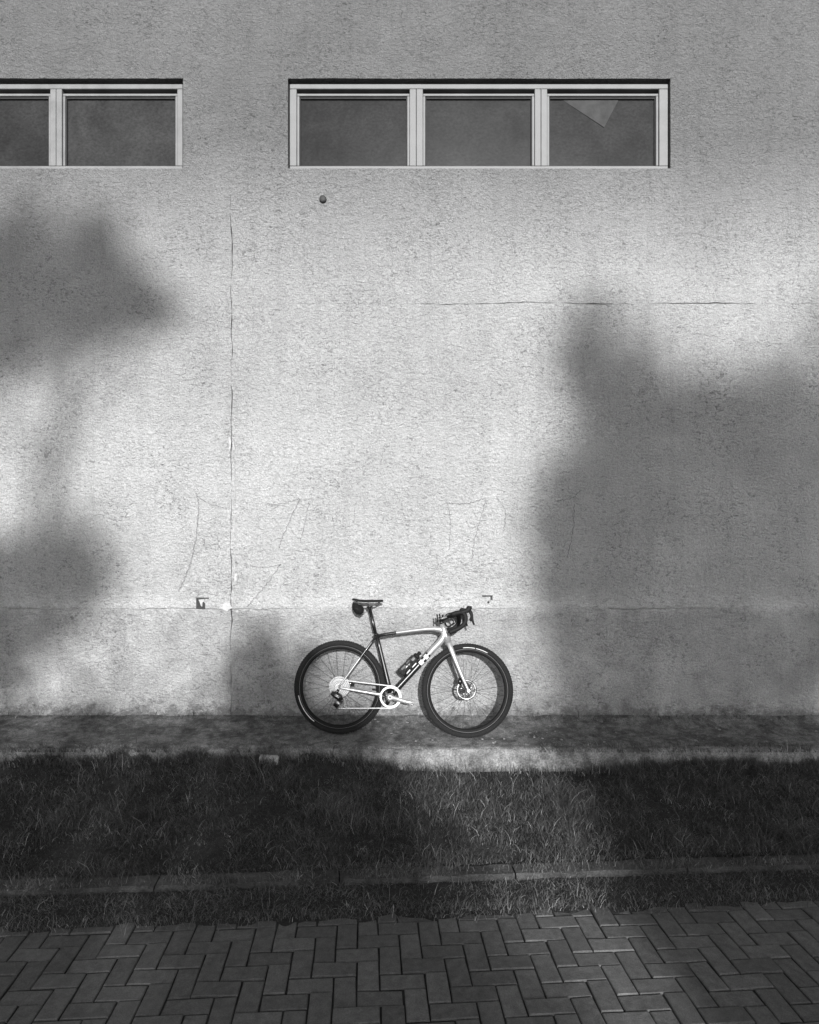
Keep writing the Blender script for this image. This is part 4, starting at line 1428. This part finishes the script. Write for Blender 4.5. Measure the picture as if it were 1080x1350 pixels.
def foliage(name, lobes, leaf, dens, parent):
    """many leaf-sized faces spread through ellipsoid lobes; lobes = (centre, radii)"""
    Vs, cnt = [], 0
    for c, r in lobes:
        nlf = int(dens * (r[0] * r[1] * r[2]) ** (2 / 3) * 4)
        d = rng.normal(0, 1, (nlf, 3))
        d /= np.linalg.norm(d, axis=1)[:, None]
        rad = rng.uniform(0, 1, nlf) ** 0.55
        pos = np.array(c) + d * rad[:, None] * np.array(r) * (1 + 0.18 * rng.normal(0, 1, nlf))[:, None]
        a = rng.normal(0, 1, (nlf, 3)); a /= np.linalg.norm(a, axis=1)[:, None]
        b = np.cross(a, rng.normal(0, 1, (nlf, 3))); b /= np.linalg.norm(b, axis=1)[:, None]
        s = rng.uniform(0.6, 1.3, nlf)[:, None] * leaf
        quad = np.stack([pos - a * s, pos + b * s * 0.55, pos + a * s, pos - b * s * 0.55], axis=1)
        Vs.append(quad.reshape(-1, 3)); cnt += nlf
    V = np.concatenate(Vs).astype(np.float32)
    me = bpy.data.meshes.new(name)
    me.vertices.add(len(V)); me.vertices.foreach_set('co', V.reshape(-1))
    me.loops.add(cnt * 4); me.loops.foreach_set('vertex_index', np.arange(cnt * 4, dtype=np.int32))
    me.polygons.add(cnt)
    me.polygons.foreach_set('loop_start', np.arange(0, cnt * 4, 4, dtype=np.int32))
    me.polygons.foreach_set('loop_total', np.full(cnt, 4, np.int32))
    me.update(calc_edges=True)
    return link(name, me, 'leaf', parent)

def plant(kind, base, lobes, trunk_r, label, cat, group, leaf=0.10, dens=420, crown='crown', stem_name='trunk'):
    o = empty(kind, base, label, cat, group)
    b = Vector(base)
    loc = [(Vector(c) - b, r) for c, r in lobes]
    top = max(loc, key=lambda q: q[0].z)[0]
    bm = bmesh.new()
    tr_ = [Vector((0, 0, -0.1)), Vector((top.x * 0.12, top.y * 0.1, top.z * 0.35)), Vector((top.x * 0.5, top.y * 0.5, top.z * 0.7)), top]
    pp, pr = smooth_pts(tr_, 5, [trunk_r, trunk_r * 0.8, trunk_r * 0.5, trunk_r * 0.12])
    sweep(bm, pp, pr, 10)
    for c, r in loc:
        k = min(range(len(pp)), key=lambda i: abs(pp[i].z - max(0.5, c.z - 0.9 - 0.3 * abs(c.x))))
        sweep(bm, [pp[k], pp[k].lerp(c, 0.6) + Vector((0, 0, 0.15)), c], [pr[k] * 0.45, pr[k] * 0.3, 0.02], 6)
    from_bm(stem_name, bm, 'bark', o)
    foliage(crown, loc, leaf, dens, o)
    return o

T1 = 30.0
def L3(t, lst, depth=1.0):
    return [(shade(X, Z, t), (rx, max(rx, rz) * depth, rz)) for (X, Z, rx, rz) in lst]
treeR = L3(T1, [(1.44, 2.95, 0.26, 0.60), (1.72, 2.60, 0.50, 0.62), (2.05, 1.80, 0.95, 0.85), (1.62, 2.0, 0.5, 0.6), (1.92, 0.70, 0.92, 0.95), (2.0, -0.4, 1.0, 0.9), (2.75, 2.25, 0.60, 0.62), (3.5, 2.1, 0.9, 1.2), (3.2, 0.5, 1.1, 1.2), (2.6, -1.4, 1.3, 0.9), (1.32, 1.5, 0.42, 0.8), (1.42, 1.2, 0.5, 0.7), (2.7, 1.2, 0.7, 0.8), (1.5, 0.0, 0.55, 0.7), (2.4, 0.2, 0.8, 0.7), (2.25, 2.45, 0.5, 0.42), (2.75, 2.30, 0.6, 0.45)])
bR = shade(2.5, 0, T1); bR.z = -0.5
plant('leafy_tree', bR, treeR, 0.22, 'broad leafy tree across the path shading the right of the wall', 'tree', 'trees across the path', 0.10, 190)
treeL = L3(T1, [(-2.48, 3.40, 0.48, 0.46), (-2.02, 3.30, 0.22, 0.16), (-2.55, 3.90, 0.24, 0.24), (-3.2, 3.5, 0.6, 0.7), (-2.85, 1.15, 0.50, 0.46), (-3.5, 0.9, 0.7, 0.6), (-4.2, 3.2, 0.8, 1.0), (-4.3, 1.2, 0.8, 0.9)])
bL = shade(-3.9, 0, T1); bL.z = -0.5
plant('leafy_tree', bL, treeL, 0.22, 'tall leafy tree across the path shading the left edge of the wall', 'tree', 'trees across the path', 0.11, 480)

T2 = 16.0  # unseen hedge added here, lobes shaped to shade the ground and wall foot
SHR = [
    ([(-3.6, -0.62, 0.6, 0.95), (-3.5, -1.7, 0.6, 0.8)], 'bushy shrub at the far left end of the added shade hedge across the path'),
    ([(-2.6, -0.62, 0.6, 0.90), (-2.5, -1.7, 0.65, 0.8)], 'bushy shrub second from the left in the added shade hedge across the path'),
    ([(-1.75, -0.70, 0.50, 0.85), (-1.8, -1.7, 0.55, 0.8)], 'bushy shrub left of the tallest one in the added shade hedge across the path'),
    ([(-1.25, 0.0, 0.30, 0.74), (-0.98, -0.18, 0.40, 0.76), (-0.95, -0.75, 0.40, 0.7), (-1.1, -1.7, 0.45, 0.8)], 'tallest narrow shrub in the added shade hedge across the path'),
    ([(-0.62, -0.46, 0.38, 0.76), (-0.38, -0.92, 0.38, 0.85), (-0.45, -1.8, 0.5, 0.7)], 'bushy shrub just right of the tallest in the added shade hedge'),
    ([(0.30, -1.78, 0.62, 0.80), (0.02, -1.25, 0.32, 0.62), (1.05, -1.5, 0.25, 0.6)], 'lowest shrub in the gap of the added shade hedge across the path'),
    ([(1.45, -0.95, 0.50, 0.90), (1.4, -1.8, 0.6, 0.8)], 'bushy shrub right of the gap in the added shade hedge'),
    ([(2.5, -0.70, 0.65, 0.95), (2.5, -1.7, 0.7, 0.8)], 'bushy shrub at the right end of the added shade hedge'),
]
for i, (lst, lab) in enumerate(SHR):
    lob = L3(T2, lst, 0.7)
    b_ = shade(lst[-1][0], 0, T2); b_.z = -0.5
    plant('shade_shrub', b_, lob, 0.05, lab, 'shrub', 'added shade hedge across the path', 0.07, 850 if i in (3, 4) else (380 if i == 5 else 620), 'foliage', 'stem')

scene.render.engine = 'CYCLES'
scene.cycles.max_bounces = 5
scene.cycles.diffuse_bounces = 3
scene.cycles.glossy_bounces = 2
